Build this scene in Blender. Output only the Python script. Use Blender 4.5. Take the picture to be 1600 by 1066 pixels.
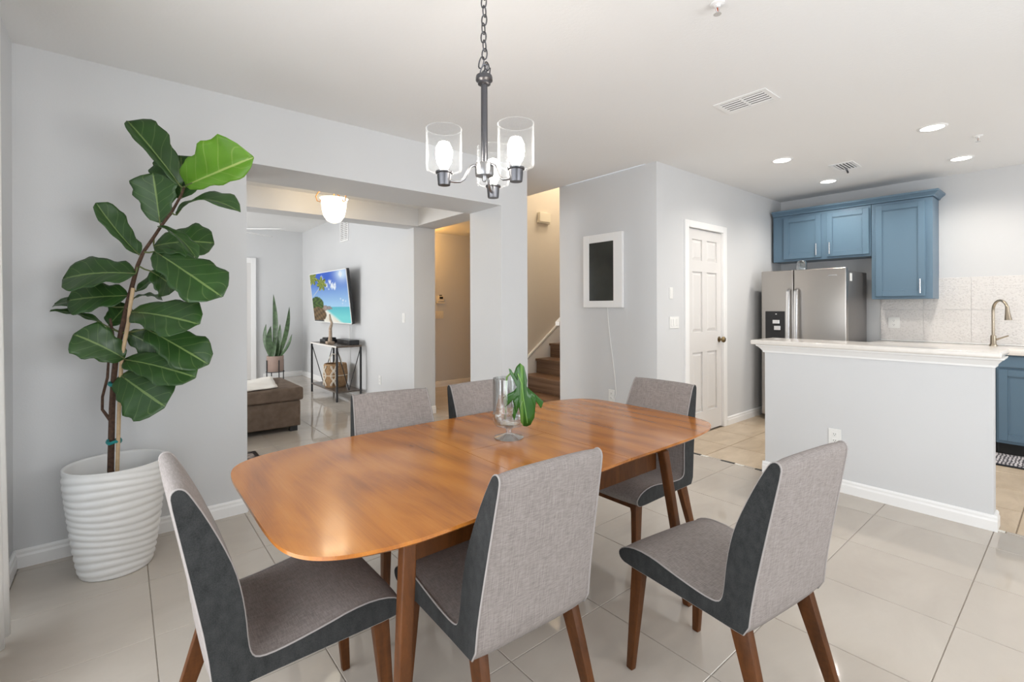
import bpy, bmesh, math, random
from mathutils import Vector, Matrix, Quaternion
random.seed(7)
for _o in list(bpy.data.objects): bpy.data.objects.remove(_o)
scene = bpy.context.scene
COL = scene.collection

# ------------------------------------------------------------------ camera
YAW, ROLL, CAM_H = math.radians(50.5276), math.radians(-0.1867), 1.27
_F = Vector((math.cos(YAW), math.sin(YAW), 0)); _R0 = Vector((math.sin(YAW), -math.cos(YAW), 0)); _U0 = Vector((0, 0, 1))
_R = _R0*math.cos(ROLL) + _U0*math.sin(ROLL); _U = _U0*math.cos(ROLL) - _R0*math.sin(ROLL)
cd = bpy.data.cameras.new('camera'); cam = bpy.data.objects.new('camera', cd); COL.objects.link(cam)
cd.sensor_width = 36.0; cd.sensor_fit = 'HORIZONTAL'; cd.lens = 741.0/1600*36
cd.shift_y = -(533.0-479.26)/1600; cd.clip_start = 0.05
cam.matrix_world = Matrix(((_R.x, _U.x, -_F.x, 0), (_R.y, _U.y, -_F.y, 0), (_R.z, _U.z, -_F.z, CAM_H), (0, 0, 0, 1)))
scene.camera = cam

# ------------------------------------------------------------------ view, world, daylight
vs = scene.view_settings
vs.view_transform = 'Standard'; vs.look = 'None'; vs.gamma = 1.0; vs.use_curve_mapping = False
vs.exposure = 0.18
scene.cycles.use_denoising = True
scene.cycles.max_bounces = 8; scene.cycles.diffuse_bounces = 5; scene.cycles.glossy_bounces = 4
scene.cycles.transmission_bounces = 6; scene.cycles.transparent_max_bounces = 12
scene.cycles.caustics_reflective = False; scene.cycles.caustics_refractive = False
scene.cycles.sample_clamp_indirect = 8.0
W = bpy.data.worlds.new('sky'); scene.world = W; W.use_nodes = True
_bg = W.node_tree.nodes['Background']; _bg.inputs[0].default_value = (0.86, 0.93, 1.0, 1); _bg.inputs[1].default_value = 1.6

def area_light(name, loc, direction, sx, sy, energy, color=(1, 1, 1)):
    l = bpy.data.lights.new(name, 'AREA'); l.shape = 'RECTANGLE'; l.size = sx; l.size_y = sy; l.energy = energy; l.color = color
    o = bpy.data.objects.new(name, l); COL.objects.link(o); o.location = loc
    o.rotation_euler = Vector(direction).to_track_quat('-Z', 'Z').to_euler()
    return o
# daylight in the glazed openings; the two back-wall ones are added fill
area_light('daylight_sliding_door', (-0.60, 0.95, 1.15), (1, 0, 0), 3.5, 2.0, 55, (0.98, 0.99, 1.0))
area_light('added_dining_fill', (1.6, -1.78, 1.35), (0, 1, 0), 2.6, 1.7, 60, (0.98, 0.99, 1.0))  # added fill from behind the camera, lights the facing walls
area_light('added_kitchen_fill', (5.0, -1.78, 1.5), (0, 1, 0), 1.6, 1.2, 22, (0.99, 0.99, 1.0))  # added fill light for the kitchen; its window is added too
area_light('daylight_living_window', (-1.78, 7.0, 1.3), (1, 0, 0), 3.2, 1.8, 190, (1.0, 0.99, 0.975))

# ------------------------------------------------------------------ materials
def newmat(name):
    m = bpy.data.materials.new(name); m.use_nodes = True
    nt = m.node_tree; b = nt.nodes['Principled BSDF']
    return m, nt, b
def setc(b, c): b.inputs['Base Color'].default_value = (c[0], c[1], c[2], 1)
def N(nt, t, **kw):
    n = nt.nodes.new(t)
    for k, v in kw.items(): setattr(n, k, v)
    return n
def coords(nt, scale=(1, 1, 1), kind='Object', rot=(0, 0, 0)):
    tc = N(nt, 'ShaderNodeTexCoord'); mp = N(nt, 'ShaderNodeMapping')
    mp.inputs['Scale'].default_value = scale; mp.inputs['Rotation'].default_value = rot
    nt.links.new(tc.outputs[kind], mp.inputs[0]); return mp.outputs[0]
def noise(nt, vec, scale, detail=3, rough=.5, dist=0):
    n = N(nt, 'ShaderNodeTexNoise'); n.inputs['Scale'].default_value = scale; n.inputs['Detail'].default_value = detail
    n.inputs['Roughness'].default_value = rough; n.inputs['Distortion'].default_value = dist
    if vec is not None: nt.links.new(vec, n.inputs['Vector'])
    return n.outputs['Fac']
def ramp(nt, fac, stops):
    r = N(nt, 'ShaderNodeValToRGB'); e = r.color_ramp.elements
    while len(e) < len(stops): e.new(.5)
    for i, (p, c) in enumerate(stops):
        e[i].position = p; e[i].color = (c[0], c[1], c[2], 1)
    nt.links.new(fac, r.inputs[0]); return r.outputs[0]
def bump(nt, b, h, strength, dist=.002):
    n = N(nt, 'ShaderNodeBump'); n.inputs['Strength'].default_value = strength; n.inputs['Distance'].default_value = dist
    nt.links.new(h, n.inputs['Height']); nt.links.new(n.outputs[0], b.inputs['Normal'])
def plain(name, c, rough=.5, metal=0, spec=.5, var=0, vscale=8, bmp=0, bscale=200, coat=0):
    m, nt, b = newmat(name); setc(b, c); b.inputs['Roughness'].default_value = rough; b.inputs['Metallic'].default_value = metal
    b.inputs['Specular IOR Level'].default_value = spec
    if coat: b.inputs['Coat Weight'].default_value = coat; b.inputs['Coat Roughness'].default_value = .05
    v = coords(nt)
    if var:
        f = noise(nt, v, vscale)
        nt.links.new(ramp(nt, f, [(.3, [x*(1-var) for x in c]), (.7, [min(1, x*(1+var)) for x in c])]), b.inputs['Base Color'])
    if bmp: bump(nt, b, noise(nt, v, bscale, 2), bmp)
    return m
WALL = plain('wall_paint', (.645, .652, .66), .55, spec=.3, var=.012, vscale=2, bmp=.12, bscale=140)
WALLW = plain('wall_paint_cream', (.66, .60, .52), .6, spec=.3, bmp=.1, bscale=140)
CEIL = plain('ceiling_paint', (.83, .83, .825), .8, spec=.2, bmp=.5, bscale=60)
WHITE = plain('white_trim_paint', (.86, .86, .855), .35, bmp=.03)
DOORW = plain('white_door_paint', (.72, .705, .69), .4, bmp=.05)
BARTOP = plain('bar_top_white', (.76, .725, .68), .12, var=.03, vscale=30)
NICKEL = plain('brushed_nickel', (.34, .34, .35), .32, 1)
GUN = plain('gunmetal', (.13, .13, .14), .38, 1, bmp=.05)
CHROME = plain('chrome_handle', (.78, .78, .79), .22, 1)
BRASS = plain('aged_brass', (.23, .17, .09), .3, 1)
FAUCET = plain('faucet_bronze_nickel', (.42, .36, .28), .25, 1)
BLUE = plain('blue_cabinet_paint', (.105, .178, .250), .38, bmp=.05, bscale=80)
BLACK = plain('black_metal', (.02, .02, .022), .45)
BLACKP = plain('black_plastic', (.012, .012, .014), .3)
DARKGAP = plain('dark_void', (.03, .03, .03), .9)
CHARCOAL_SIDE = plain('fridge_side_grey', (.20, .19, .185), .4, .6)
PLASTIC = plain('white_plastic', (.82, .82, .80), .3)
IVORY = plain('ivory_plastic', (.78, .72, .60), .35)
POTM = plain('white_pot', (.80, .80, .79), .3)
TERRA = plain('taupe_ceramic', (.36, .26, .22), .6, var=.06)
SOIL = plain('soil', (.045, .03, .02), .95, var=.5, vscale=60, bmp=.8, bscale=90)
BARK = plain('bark', (.075, .038, .022), .8, var=.4, vscale=70, bmp=.8, bscale=90)
STAKE = plain('bamboo_stake', (.50, .36, .21), .6, var=.1, vscale=40)
TIE = plain('teal_tie_tape', (.01, .22, .22), .5)
OTTO = plain('brown_microsuede', (.155, .115, .088), .9, spec=.2, var=.22, vscale=14, bmp=.4, bscale=220)
BLANKET = plain('cream_throw', (.76, .73, .68), .95, spec=.1, bmp=.6, bscale=120)
WEB = plain('gold_wire', (.45, .22, .08), .35, 1)

def fabric(name, c, dark):
    m, nt, b = newmat(name); b.inputs['Roughness'].default_value = .92; b.inputs['Specular IOR Level'].default_value = .15
    b.inputs['Sheen Weight'].default_value = .06
    f1 = noise(nt, coords(nt, (520, 50, 22)), 1.0, 2); f2 = noise(nt, coords(nt, (45, 420, 420)), 1.0, 2)
    mx = N(nt, 'ShaderNodeMath', operation='ADD'); nt.links.new(f1, mx.inputs[0]); nt.links.new(f2, mx.inputs[1])
    hf = N(nt, 'ShaderNodeMath', operation='MULTIPLY'); hf.inputs[1].default_value = .5; nt.links.new(mx.outputs[0], hf.inputs[0])
    nt.links.new(ramp(nt, hf.outputs[0], [(.34, dark), (.64, c)]), b.inputs['Base Color'])
    bump(nt, b, hf.outputs[0], .5, .002); return m
FAB_L = fabric('light_grey_fabric', (.30, .268, .252), (.185, .162, .152))
FAB_D = fabric('charcoal_fabric', (.038, .0395, .0395), (.019, .0198, .020))
PIPE = plain('piping_fabric', (.30, .275, .262), .9)

def wood(name, stops, scale=(3.0, 1.0, 3.0), rough=.3, coat=0.0, dist=2.2, wscale=2.2, figure=0):
    m, nt, b = newmat(name); b.inputs['Roughness'].default_value = rough
    if coat: b.inputs['Coat Weight'].default_value = coat; b.inputs['Coat Roughness'].default_value = .08
    v = coords(nt, scale)
    f = noise(nt, v, wscale, 6, .6, dist)
    if figure:
        wv = N(nt, 'ShaderNodeTexWave', wave_type='RINGS', rings_direction='Z'); wv.inputs['Scale'].default_value = 2.6; wv.inputs['Distortion'].default_value = 7; wv.inputs['Detail'].default_value = 3; wv.inputs['Detail Scale'].default_value = .8
        mpv = N(nt, 'ShaderNodeMapping'); mpv.inputs['Location'].default_value = (.62, .18, 0); mpv.inputs['Scale'].default_value = (1.0, .42, 1); tcv = N(nt, 'ShaderNodeTexCoord'); nt.links.new(tcv.outputs['Object'], mpv.inputs[0]); nt.links.new(mpv.outputs[0], wv.inputs['Vector'])
        mf = N(nt, 'ShaderNodeMix'); mf.inputs[0].default_value = .16; nt.links.new(f, mf.inputs[2]); nt.links.new(wv.outputs['Fac'], mf.inputs[3]); f = mf.outputs[0]
    fine = noise(nt, coords(nt, (scale[0]*50, scale[1]*3, scale[2]*50)), 2.0, 4, .6)
    a = N(nt, 'ShaderNodeMath', operation='MULTIPLY_ADD'); a.inputs[1].default_value = .32; nt.links.new(fine, a.inputs[0]); nt.links.new(f, a.inputs[2])
    s = N(nt, 'ShaderNodeMath', operation='SUBTRACT'); s.inputs[1].default_value = .16; nt.links.new(a.outputs[0], s.inputs[0])
    nt.links.new(ramp(nt, s.outputs[0], stops), b.inputs['Base Color'])
    bump(nt, b, fine, .06, .001); return m
TABLEW = wood('walnut_tabletop', [(.24, (.235, .072, .012)), (.40, (.32, .105, .018)), (.56, (.42, .148, .023)), (.75, (.48, .185, .034))],
              scale=(3.4, .55, 2.0), rough=.22, coat=.22, dist=1.2, figure=.5)
LEGW = wood('walnut_leg', [(.3, (.052, .0165, .0032)), (.7, (.112, .037, .0078))], scale=(6, 6, 1.0), rough=.45)
LEGW.node_tree.nodes['Principled BSDF'].inputs['Specular IOR Level'].default_value = .25
STAIRW = wood('stair_plank', [(.3, (.10, .052, .027)), (.5, (.19, .105, .058)), (.72, (.27, .165, .10))], scale=(1.5, .35, 14), rough=.35, dist=1.0)
BRANCHW = plain('driftwood', (.42, .32, .24), .85, var=.3, vscale=50)

def tile_mat(name, c, c2, rough, scale=1.6):
    m, nt, b = newmat(name); b.inputs['Roughness'].default_value = rough
    g = N(nt, 'ShaderNodeNewGeometry'); mp = N(nt, 'ShaderNodeMapping'); mp.inputs['Scale'].default_value = (1, 2.2, 1)
    nt.links.new(g.outputs['Position'], mp.inputs[0])
    f = noise(nt, mp.outputs[0], scale, 6, .6, .6)
    oi = N(nt, 'ShaderNodeObjectInfo'); a = N(nt, 'ShaderNodeMath', operation='MULTIPLY_ADD'); a.inputs[1].default_value = .14
    nt.links.new(oi.outputs['Random'], a.inputs[0]); nt.links.new(f, a.inputs[2])
    nt.links.new(ramp(nt, a.outputs[0], [(.35, c2), (.75, c)]), b.inputs['Base Color'])
    return m
TILE = tile_mat('polished_porcelain', (.525, .475, .415), (.47, .42, .365), .05)
KTILE = tile_mat('kitchen_stone_tile', (.56, .455, .335), (.42, .325, .225), .32, 4.0)
GROUT = plain('grout', (.33, .295, .255), .8, var=.1, vscale=40)
KGROUT = plain('kitchen_grout', (.24, .19, .14), .9, var=.15, vscale=40)

def steel(name):
    m, nt, b = newmat(name); b.inputs['Metallic'].default_value = 1; b.inputs['Roughness'].default_value = .28
    setc(b, (.42, .395, .37))
    f = noise(nt, coords(nt, (400, 400, 4)), 1.0, 3)
    bump(nt, b, f, .06, .001); b.inputs['Anisotropic'].default_value = .6
    return m
STEEL = steel('stainless_steel')

def glass_thin(name, tint=(1, 1, 1), refl=.12, rim=.5):
    m, nt, b = newmat(name); out = nt.nodes['Material Output']; nt.nodes.remove(b)
    t = N(nt, 'ShaderNodeBsdfTransparent'); t.inputs[0].default_value = (*tint, 1)
    g = N(nt, 'ShaderNodeBsdfGlossy'); g.inputs['Roughness'].default_value = .03
    lw = N(nt, 'ShaderNodeLayerWeight'); lw.inputs[0].default_value = rim
    mr = N(nt, 'ShaderNodeMapRange'); mr.inputs[3].default_value = refl*.5; mr.inputs[4].default_value = min(1, refl*5)
    nt.links.new(lw.outputs['Facing'], mr.inputs[0])
    mx = N(nt, 'ShaderNodeMixShader'); nt.links.new(mr.outputs[0], mx.inputs[0]); nt.links.new(t.outputs[0], mx.inputs[1]); nt.links.new(g.outputs[0], mx.inputs[2])
    nt.links.new(mx.outputs[0], out.inputs[0]); return m
GLASS = glass_thin('clear_glass', (.95, .965, .965), .20, .35)
PANE = glass_thin('window_glass', (1, 1, 1), .05, .2)
JAR = glass_thin('smoky_glass', (.55, .6, .62), .25, .4)
def water_mat():
    m, nt, b = newmat('water'); setc(b, (.95, .98, .97)); b.inputs['Roughness'].default_value = .02
    b.inputs['Transmission Weight'].default_value = 1; b.inputs['IOR'].default_value = 1.2; return m
WATER = water_mat()
def seeded():
    m, nt, b = newmat('seeded_glass'); out = nt.nodes['Material Output']
    setc(b, (.9, .92, .94)); b.inputs['Roughness'].default_value = .12
    t = N(nt, 'ShaderNodeBsdfTransparent'); t.inputs[0].default_value = (.975, .98, .985, 1)
    lw = N(nt, 'ShaderNodeLayerWeight'); lw.inputs[0].default_value = .25
    f = noise(nt, coords(nt), 110, 2); r = N(nt, 'ShaderNodeMapRange'); r.inputs[1].default_value = .66; r.inputs[2].default_value = .72; r.inputs[4].default_value = .05
    nt.links.new(f, r.inputs[0])
    mr = N(nt, 'ShaderNodeMapRange'); mr.inputs[1].default_value = .3; mr.inputs[3].default_value = .010; mr.inputs[4].default_value = .28; nt.links.new(lw.outputs['Facing'], mr.inputs[0])
    a = N(nt, 'ShaderNodeMath', operation='ADD', use_clamp=True); nt.links.new(mr.outputs[0], a.inputs[0]); nt.links.new(r.outputs[0], a.inputs[1])
    mx = N(nt, 'ShaderNodeMixShader'); nt.links.new(a.outputs[0], mx.inputs[0]); nt.links.new(t.outputs[0], mx.inputs[1]); nt.links.new(b.outputs[0], mx.inputs[2])
    nt.links.new(mx.outputs[0], out.inputs[0]); return m
SEEDED = seeded()
def emit(name, c, s):
    m, nt, b = newmat(name); setc(b, (0, 0, 0)); b.inputs['Emission Color'].default_value = (*c, 1); b.inputs['Emission Strength'].default_value = s; return m
BULB = emit('lit_bulb', (1, .92, .80), 42)
CANLIT = emit('lit_downlight', (1, .95, .88), 9)
PENDLIT = emit('lit_frosted_glass', (1, .90, .70), 2.6)

def leaf_mat(name, c, vein, under, rough=.35, nveins=5.5, transl=.12, vw=.07):
    m, nt, b = newmat(name); b.inputs['Roughness'].default_value = rough; out = nt.nodes['Material Output']
    uv = N(nt, 'ShaderNodeUVMap'); sx = N(nt, 'ShaderNodeSeparateXYZ'); nt.links.new(uv.outputs[0], sx.inputs[0])
    ab = N(nt, 'ShaderNodeMath', operation='SUBTRACT'); ab.inputs[1].default_value = .5; nt.links.new(sx.outputs[0], ab.inputs[0])
    aa = N(nt, 'ShaderNodeMath', operation='ABSOLUTE'); nt.links.new(ab.outputs[0], aa.inputs[0])
    mid = N(nt, 'ShaderNodeMath', operation='LESS_THAN'); mid.inputs[1].default_value = .022; nt.links.new(aa.outputs[0], mid.inputs[0])
    k = N(nt, 'ShaderNodeMath', operation='MULTIPLY_ADD'); k.inputs[1].default_value = -.55; nt.links.new(aa.outputs[0], k.inputs[0]); nt.links.new(sx.outputs[1], k.inputs[2])
    k2 = N(nt, 'ShaderNodeMath', operation='MULTIPLY'); k2.inputs[1].default_value = nveins; nt.links.new(k.outputs[0], k2.inputs[0])
    fr = N(nt, 'ShaderNodeMath', operation='FRACT'); nt.links.new(k2.outputs[0], fr.inputs[0])
    sv = N(nt, 'ShaderNodeMath', operation='LESS_THAN'); sv.inputs[1].default_value = vw; nt.links.new(fr.outputs[0], sv.inputs[0])
    sv2 = N(nt, 'ShaderNodeMath', operation='MULTIPLY'); sv2.inputs[1].default_value = .38; nt.links.new(sv.outputs[0], sv2.inputs[0])
    mxv = N(nt, 'ShaderNodeMath', operation='MAXIMUM'); nt.links.new(mid.outputs[0], mxv.inputs[0]); nt.links.new(sv2.outputs[0], mxv.inputs[1])
    base = ramp(nt, noise(nt, coords(nt), 9, 4), [(.3, [x*.8 for x in c]), (.7, [x*1.2 for x in c])])
    g = N(nt, 'ShaderNodeNewGeometry'); mu = N(nt, 'ShaderNodeMix', data_type='RGBA'); nt.links.new(g.outputs['Backfacing'], mu.inputs[0])
    nt.links.new(base, mu.inputs[6]); mu.inputs[7].default_value = (*under, 1)
    mm = N(nt, 'ShaderNodeMix', data_type='RGBA'); nt.links.new(mxv.outputs[0], mm.inputs[0]); nt.links.new(mu.outputs[2], mm.inputs[6]); mm.inputs[7].default_value = (*vein, 1)
    nt.links.new(mm.outputs[2], b.inputs['Base Color'])
    tr = N(nt, 'ShaderNodeBsdfTranslucent'); tr.inputs[0].default_value = (c[0]*2.2, c[1]*2.6, c[2]*1.2, 1)
    ms = N(nt, 'ShaderNodeMixShader'); ms.inputs[0].default_value = transl
    nt.links.new(b.outputs[0], ms.inputs[1]); nt.links.new(tr.outputs[0], ms.inputs[2]); nt.links.new(ms.outputs[0], out.inputs[0])
    return m
LEAF = leaf_mat('fiddle_leaf_green', (.030, .080, .018), (.17, .26, .08), (.075, .13, .05))
LEAFY = leaf_mat('young_leaf_green', (.15, .30, .03), (.45, .52, .16), (.20, .38, .05), transl=.35)
MONST = leaf_mat('monstera_green', (.03, .115, .015), (.12, .25, .05), (.10, .26, .03), rough=.25, nveins=3, transl=.2, vw=.0)
SNAKE = plain('snake_leaf_green', (.06, .11, .045), .4, var=.5, vscale=18)

# ------------------------------------------------------------------ mesh helpers
def bx(x0, x1, y0, y1, z0, z1):
    V = [(x0,y0,z0),(x1,y0,z0),(x1,y1,z0),(x0,y1,z0),(x0,y0,z1),(x1,y0,z1),(x1,y1,z1),(x0,y1,z1)]
    return V, [(0,3,2,1),(4,5,6,7),(0,1,5,4),(1,2,6,5),(2,3,7,6),(3,0,4,7)]
def join(*parts):
    V, Fc = [], []
    for v, f in parts:
        n = len(V); V += list(v); Fc += [tuple(i+n for i in q) for q in f]
    return V, Fc
def shift(vf, d): return [(v[0]+d[0], v[1]+d[1], v[2]+d[2]) for v in vf[0]], vf[1]
def lathe(prof, n=32, c=(0, 0, 0), cap0=False, cap1=False):
    V, Fc = [], []
    for r, z in prof:
        for k in range(n):
            a = 2*math.pi*k/n; V.append((c[0]+r*math.cos(a), c[1]+r*math.sin(a), c[2]+z))
    for i in range(len(prof)-1):
        for k in range(n):
            Fc.append((i*n+k, i*n+(k+1) % n, (i+1)*n+(k+1) % n, (i+1)*n+k))
    if cap0: Fc.append(tuple(range(n-1, -1, -1)))
    if cap1: Fc.append(tuple((len(prof)-1)*n+k for k in range(n)))
    return V, Fc
def tube(pts, r, n=8, closed=False):
    pts = [Vector(p) for p in pts]; m = len(pts)
    rr = r if isinstance(r, (list, tuple)) else [r]*m
    V, Fc = [], []; ref = None
    for i, p in enumerate(pts):
        a = pts[(i-1) % m] if (closed or i > 0) else p; b = pts[(i+1) % m] if (closed or i < m-1) else p
        t = (b-a).normalized() if (b-a).length > 1e-9 else Vector((0, 0, 1))
        if ref is None:
            ref = Vector((0, 0, 1)).cross(t)
            if ref.length < .1: ref = Vector((1, 0, 0)).cross(t)
        ref = (ref - t*ref.dot(t)).normalized(); q = t.cross(ref)
        for k in range(n):
            an = 2*math.pi*k/n; V.append(tuple(p + (ref*math.cos(an)+q*math.sin(an))*rr[i]))
    for i in range(m if closed else m-1):
        j = (i+1) % m
        for k in range(n): Fc.append((i*n+k, i*n+(k+1) % n, j*n+(k+1) % n, j*n+k))
    if not closed:
        Fc.append(tuple(range(n-1, -1, -1))); Fc.append(tuple((m-1)*n+k for k in range(n)))
    return V, Fc
def prism(poly, axis, a, b):
    """extrude a 2-D polygon along an axis; poly coords are the two other axes in xyz order"""
    n = len(poly)
    def mk(p, t): return {'x': (t, p[0], p[1]), 'y': (p[0], t, p[1]), 'z': (p[0], p[1], t)}[axis]
    V = [mk(p, a) for p in poly] + [mk(p, b) for p in poly]
    Fc = [tuple(range(n-1, -1, -1)), tuple(range(n, 2*n))] + [(i, (i+1) % n, n+(i+1) % n, n+i) for i in range(n)]
    return V, Fc
def taper(p0, p1, a0, a1, b0=None, b1=None):
    """square tapered bar from p0 to p1 (sizes a = x, b = y)"""
    b0 = a0 if b0 is None else b0; b1 = a1 if b1 is None else b1
    V = []
    for p, a, b in ((p0, a0, b0), (p1, a1, b1)):
        for sx, sy in ((-1,-1),(1,-1),(1,1),(-1,1)): V.append((p[0]+sx*a/2, p[1]+sy*b/2, p[2]))
    if p0[2] > p1[2]: V = V[4:]+V[:4]
    return V, [(0,3,2,1),(4,5,6,7),(0,1,5,4),(1,2,6,5),(2,3,7,6),(3,0,4,7)]
def mesh_data(name, vf, mat, bevel=0, smooth=False, seg=2, recalc=True):
    me = bpy.data.meshes.new(name); me.from_pydata([tuple(v) for v in vf[0]], [], vf[1])
    bm = bmesh.new(); bm.from_mesh(me)
    if recalc: bmesh.ops.recalc_face_normals(bm, faces=bm.faces)
    if bevel:
        es = [e for e in bm.edges if len(e.link_faces) == 2 and e.calc_face_angle(0) > .6]
        bmesh.ops.bevel(bm, geom=es, offset=bevel, segments=seg, profile=.6, affect='EDGES', clamp_overlap=True)
    bm.to_mesh(me); bm.free()
    if mat: me.materials.append(mat)
    if smooth:
        for p in me.polygons: p.use_smooth = True
        if smooth != 'all':
            try: me.set_sharp_from_angle(angle=math.radians(40))
            except Exception: pass
    return me
def obj(name, data, parent=None, loc=(0, 0, 0)):
    o = bpy.data.objects.new(name, data); COL.objects.link(o); o.location = loc
    if parent: o.parent = parent
    return o
def part(name, vf, mat, parent, bevel=0, smooth=False, label=None, seg=2):
    o = obj(name, mesh_data(name, vf, mat, bevel, smooth, seg), parent)
    if label: o['label'] = label
    return o
def world_part(name, vf, mat, parent, **kw):
    """as part(), but the vertices are given in world coordinates (parent unrotated)"""
    l = parent.location; q = parent.parent
    if q: l = l + q.location
    return part(name, shift(vf, (-l.x, -l.y, -l.z)), mat, parent, **kw)
def tag(o, label, cat, group=None):
    o['label'] = label; o['category'] = cat
    if group: o['group'] = group
    return o
def thing(name, loc, label, cat, group=None, rz=0):
    o = bpy.data.objects.new(name, None); COL.objects.link(o); o.empty_display_size = .1
    o.location = loc; o.rotation_euler = (0, 0, rz); return tag(o, label, cat, group)
def struct(name, vf, mat, bevel=0, smooth=False):
    o = obj(name, mesh_data(name, vf, mat, bevel, smooth)); o['kind'] = 'structure'; return o
def copy_tree(o, parent=None):
    c = o.copy(); COL.objects.link(c); c.parent = parent
    for ch in list(o.children): copy_tree(ch, c)
    return c

# ------------------------------------------------------------------ the shell
XL, YA, YB, XO, XC, XR, YD, XK, H = -.41, 3.33, 3.82, .603, 2.62, 2.93, 2.447, 6.387, 2.566
BY0, BY1 = 4.86, 5.12       # second beam
# floors
floor = struct('floor', join(bx(-1.7, 3.80, -1.7, 9.45, -.10, -.003), bx(3.80, 5.6, 3.5, 6.65, -.10, -.003)), GROUT)
PT, GX, GY = .4885, .096, .338
def tile_mesh(sx, sy, mat, nm): return mesh_data(nm, bx(-sx/2, sx/2, -sy/2, sy/2, -.012, 0), mat, bevel=.0014, seg=1)
_tc = {}
def lay(parent, mat, x0, x1, y0, y1, gx, gy, pt, gap=.0032):
    i0, i1 = math.floor((x0-gx)/pt), math.ceil((x1-gx)/pt); j0, j1 = math.floor((y0-gy)/pt), math.ceil((y1-gy)/pt)
    for i in range(i0, i1):
        for j in range(j0, j1):
            a, b = max(x0, gx+i*pt), min(x1, gx+(i+1)*pt); c, d = max(y0, gy+j*pt), min(y1, gy+(j+1)*pt)
            sx, sy = round(b-a-gap, 4), round(d-c-gap, 4)
            if sx < .02 or sy < .02: continue
            k = (mat.name, sx, sy)
            if k not in _tc: _tc[k] = tile_mesh(sx, sy, mat, 'floor_tile')
            obj('floor_tile', _tc[k], parent, ((a+b)/2, (c+d)/2, 0))
lay(floor, TILE, XL, 3.795, -1.6, YA, GX, GY, PT)
lay(floor, TILE, -.4, XC, YA, 9.35, GX, GY, PT)
lay(floor, TILE, XC, 3.68, YA, 4.75, GX, GY, PT)
lay(floor, TILE, XC, 5.2, 4.75, 6.55, GX, GY, PT)
kfloor = struct('floor_kitchen', bx(3.80, 6.5, -1.7, 2.56, -.10, -.004), KGROUT)
lay(kfloor, KTILE, 3.826, XK, -1.6, YD, 3.80, .256, .4535, .006)
# broken stone threshold between the two floors
thr = struct('trim_threshold', bx(3.796, 3.826, -1.6, 2.44, -.05, -.002), KGROUT)
THB = plain('threshold_black', (.03, .03, .03), .4); THW = plain('threshold_white', (.75, .72, .66), .4)
y = -1.6; k = 0
while y < 2.42:
    ln = random.uniform(.05, .13)
    world_part('threshold_chip', bx(3.798, 3.824, y, min(2.44, y+ln)-.004, -.02, .0015), [THB, TILE, THW][k % 3], thr, bevel=.001); y += ln; k += 1

struct('ceiling', join(bx(-.52, 3.68, -1.7, 4.95, H, H+.12), bx(3.68, 6.5, -1.7, 2.56, H, H+.12)), CEIL)
struct('ceiling_hall', bx(-1.7, XC, YB, BY0, 2.39, 2.5), CEIL)
struct('ceiling_living', bx(-1.7, XC, BY1, 9.45, 2.67, 2.8), CEIL)
struct('ceiling_entry', bx(XC+.28, 5.6, 4.95, 6.65, 2.44, 2.56), CEIL)
struct('ceiling_stairs', bx(3.68, 6.5, 3.56, 4.85, 4.0, 4.1), CEIL)

# left wall with the sliding glass door
struct('wall_left', join(bx(-.53, XL, 2.85, YB, 0, H), bx(-.53, XL, -1.7, -.95, 0, H), bx(-.53, XL, -.95, 2.85, 2.16, H)), WALL)
w1 = struct('window_1', join(bx(-.52, -.44, -.95, -.89, 0, 2.16), bx(-.52, -.44, 2.79, 2.85, 0, 2.16), bx(-.52, -.44, -.89, 2.79, 2.10, 2.16), bx(-.52, -.44, -.89, 2.79, 0, .06), bx(-.51, -.45, .92, .98, .06, 2.10)), WHITE, bevel=.004)
part('pane', bx(-.486, -.480, -.89, .92, .06, 2.10), PANE, w1); part('pane', bx(-.486, -.480, .98, 2.79, .06, 2.10), PANE, w1)
# dining wall with the wide opening, header and column
struct('wall_dining', join(bx(-.53, XO, YA, YB, 0, H), bx(XC, XR, YA, YB, 0, H), bx(XO, XC, YA, YB, 2.175, H)), WALL)
struct('wall_beam', bx(-1.7, XC, BY0, BY1, 2.19, 2.75), WALL)
struct('wall_tv', join(bx(XC, XC+.28, 4.97, 9.45, 0, 2.75), bx(XC, XC+.28, YB, 4.97, 2.20, 2.566)), WALL)
struct('wall_living_far', bx(-1.7, XC, 9.35, 9.45, 0, 2.75), WALL)
struct('wall_living_left', join(bx(-1.7, -1.6, YB, 5.4, 0, 2.75), bx(-1.7, -1.6, 8.6, 9.4, 0, 2.75), bx(-1.7, -1.6, 5.4, 8.6, 0, .4), bx(-1.7, -1.6, 5.4, 8.6, 2.2, 2.75)), WALL)
w2 = struct('window_2', join(bx(-1.69, -1.61, 5.4, 5.46, .4, 2.2), bx(-1.69, -1.61, 8.54, 8.6, .4, 2.2), bx(-1.69, -1.61, 5.46, 8.54, 2.14, 2.2), bx(-1.69, -1.61, 5.46, 8.54, .4, .46), bx(-1.68, -1.62, 6.97, 7.03, .46, 2.14)), WHITE)
part('pane', bx(-1.653, -1.647, 5.46, 6.97, .46, 2.14), PANE, w2); part('pane', bx(-1.653, -1.647, 7.03, 8.54, .46, 2.14), PANE, w2)
struct('wall_entry', bx(XC+.28, 5.6, 6.55, 6.65, 0, 2.56), WALL)
struct('wall_entry_right', bx(5.5, 5.6, 4.85, 6.55, 0, 2.56), WALL)
struct('wall_stairs', bx(3.72, 6.5, 4.75, 4.85, 0, 4.0), WALLW)
struct('wall_stairs_end', bx(6.4, 6.5, 3.66, 4.75, 0, 4.0), WALLW)
struct('wall_stairs_upper', bx(3.62, 3.68, 3.56, 4.85, H+.12, 4.0), WALLW)
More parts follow.
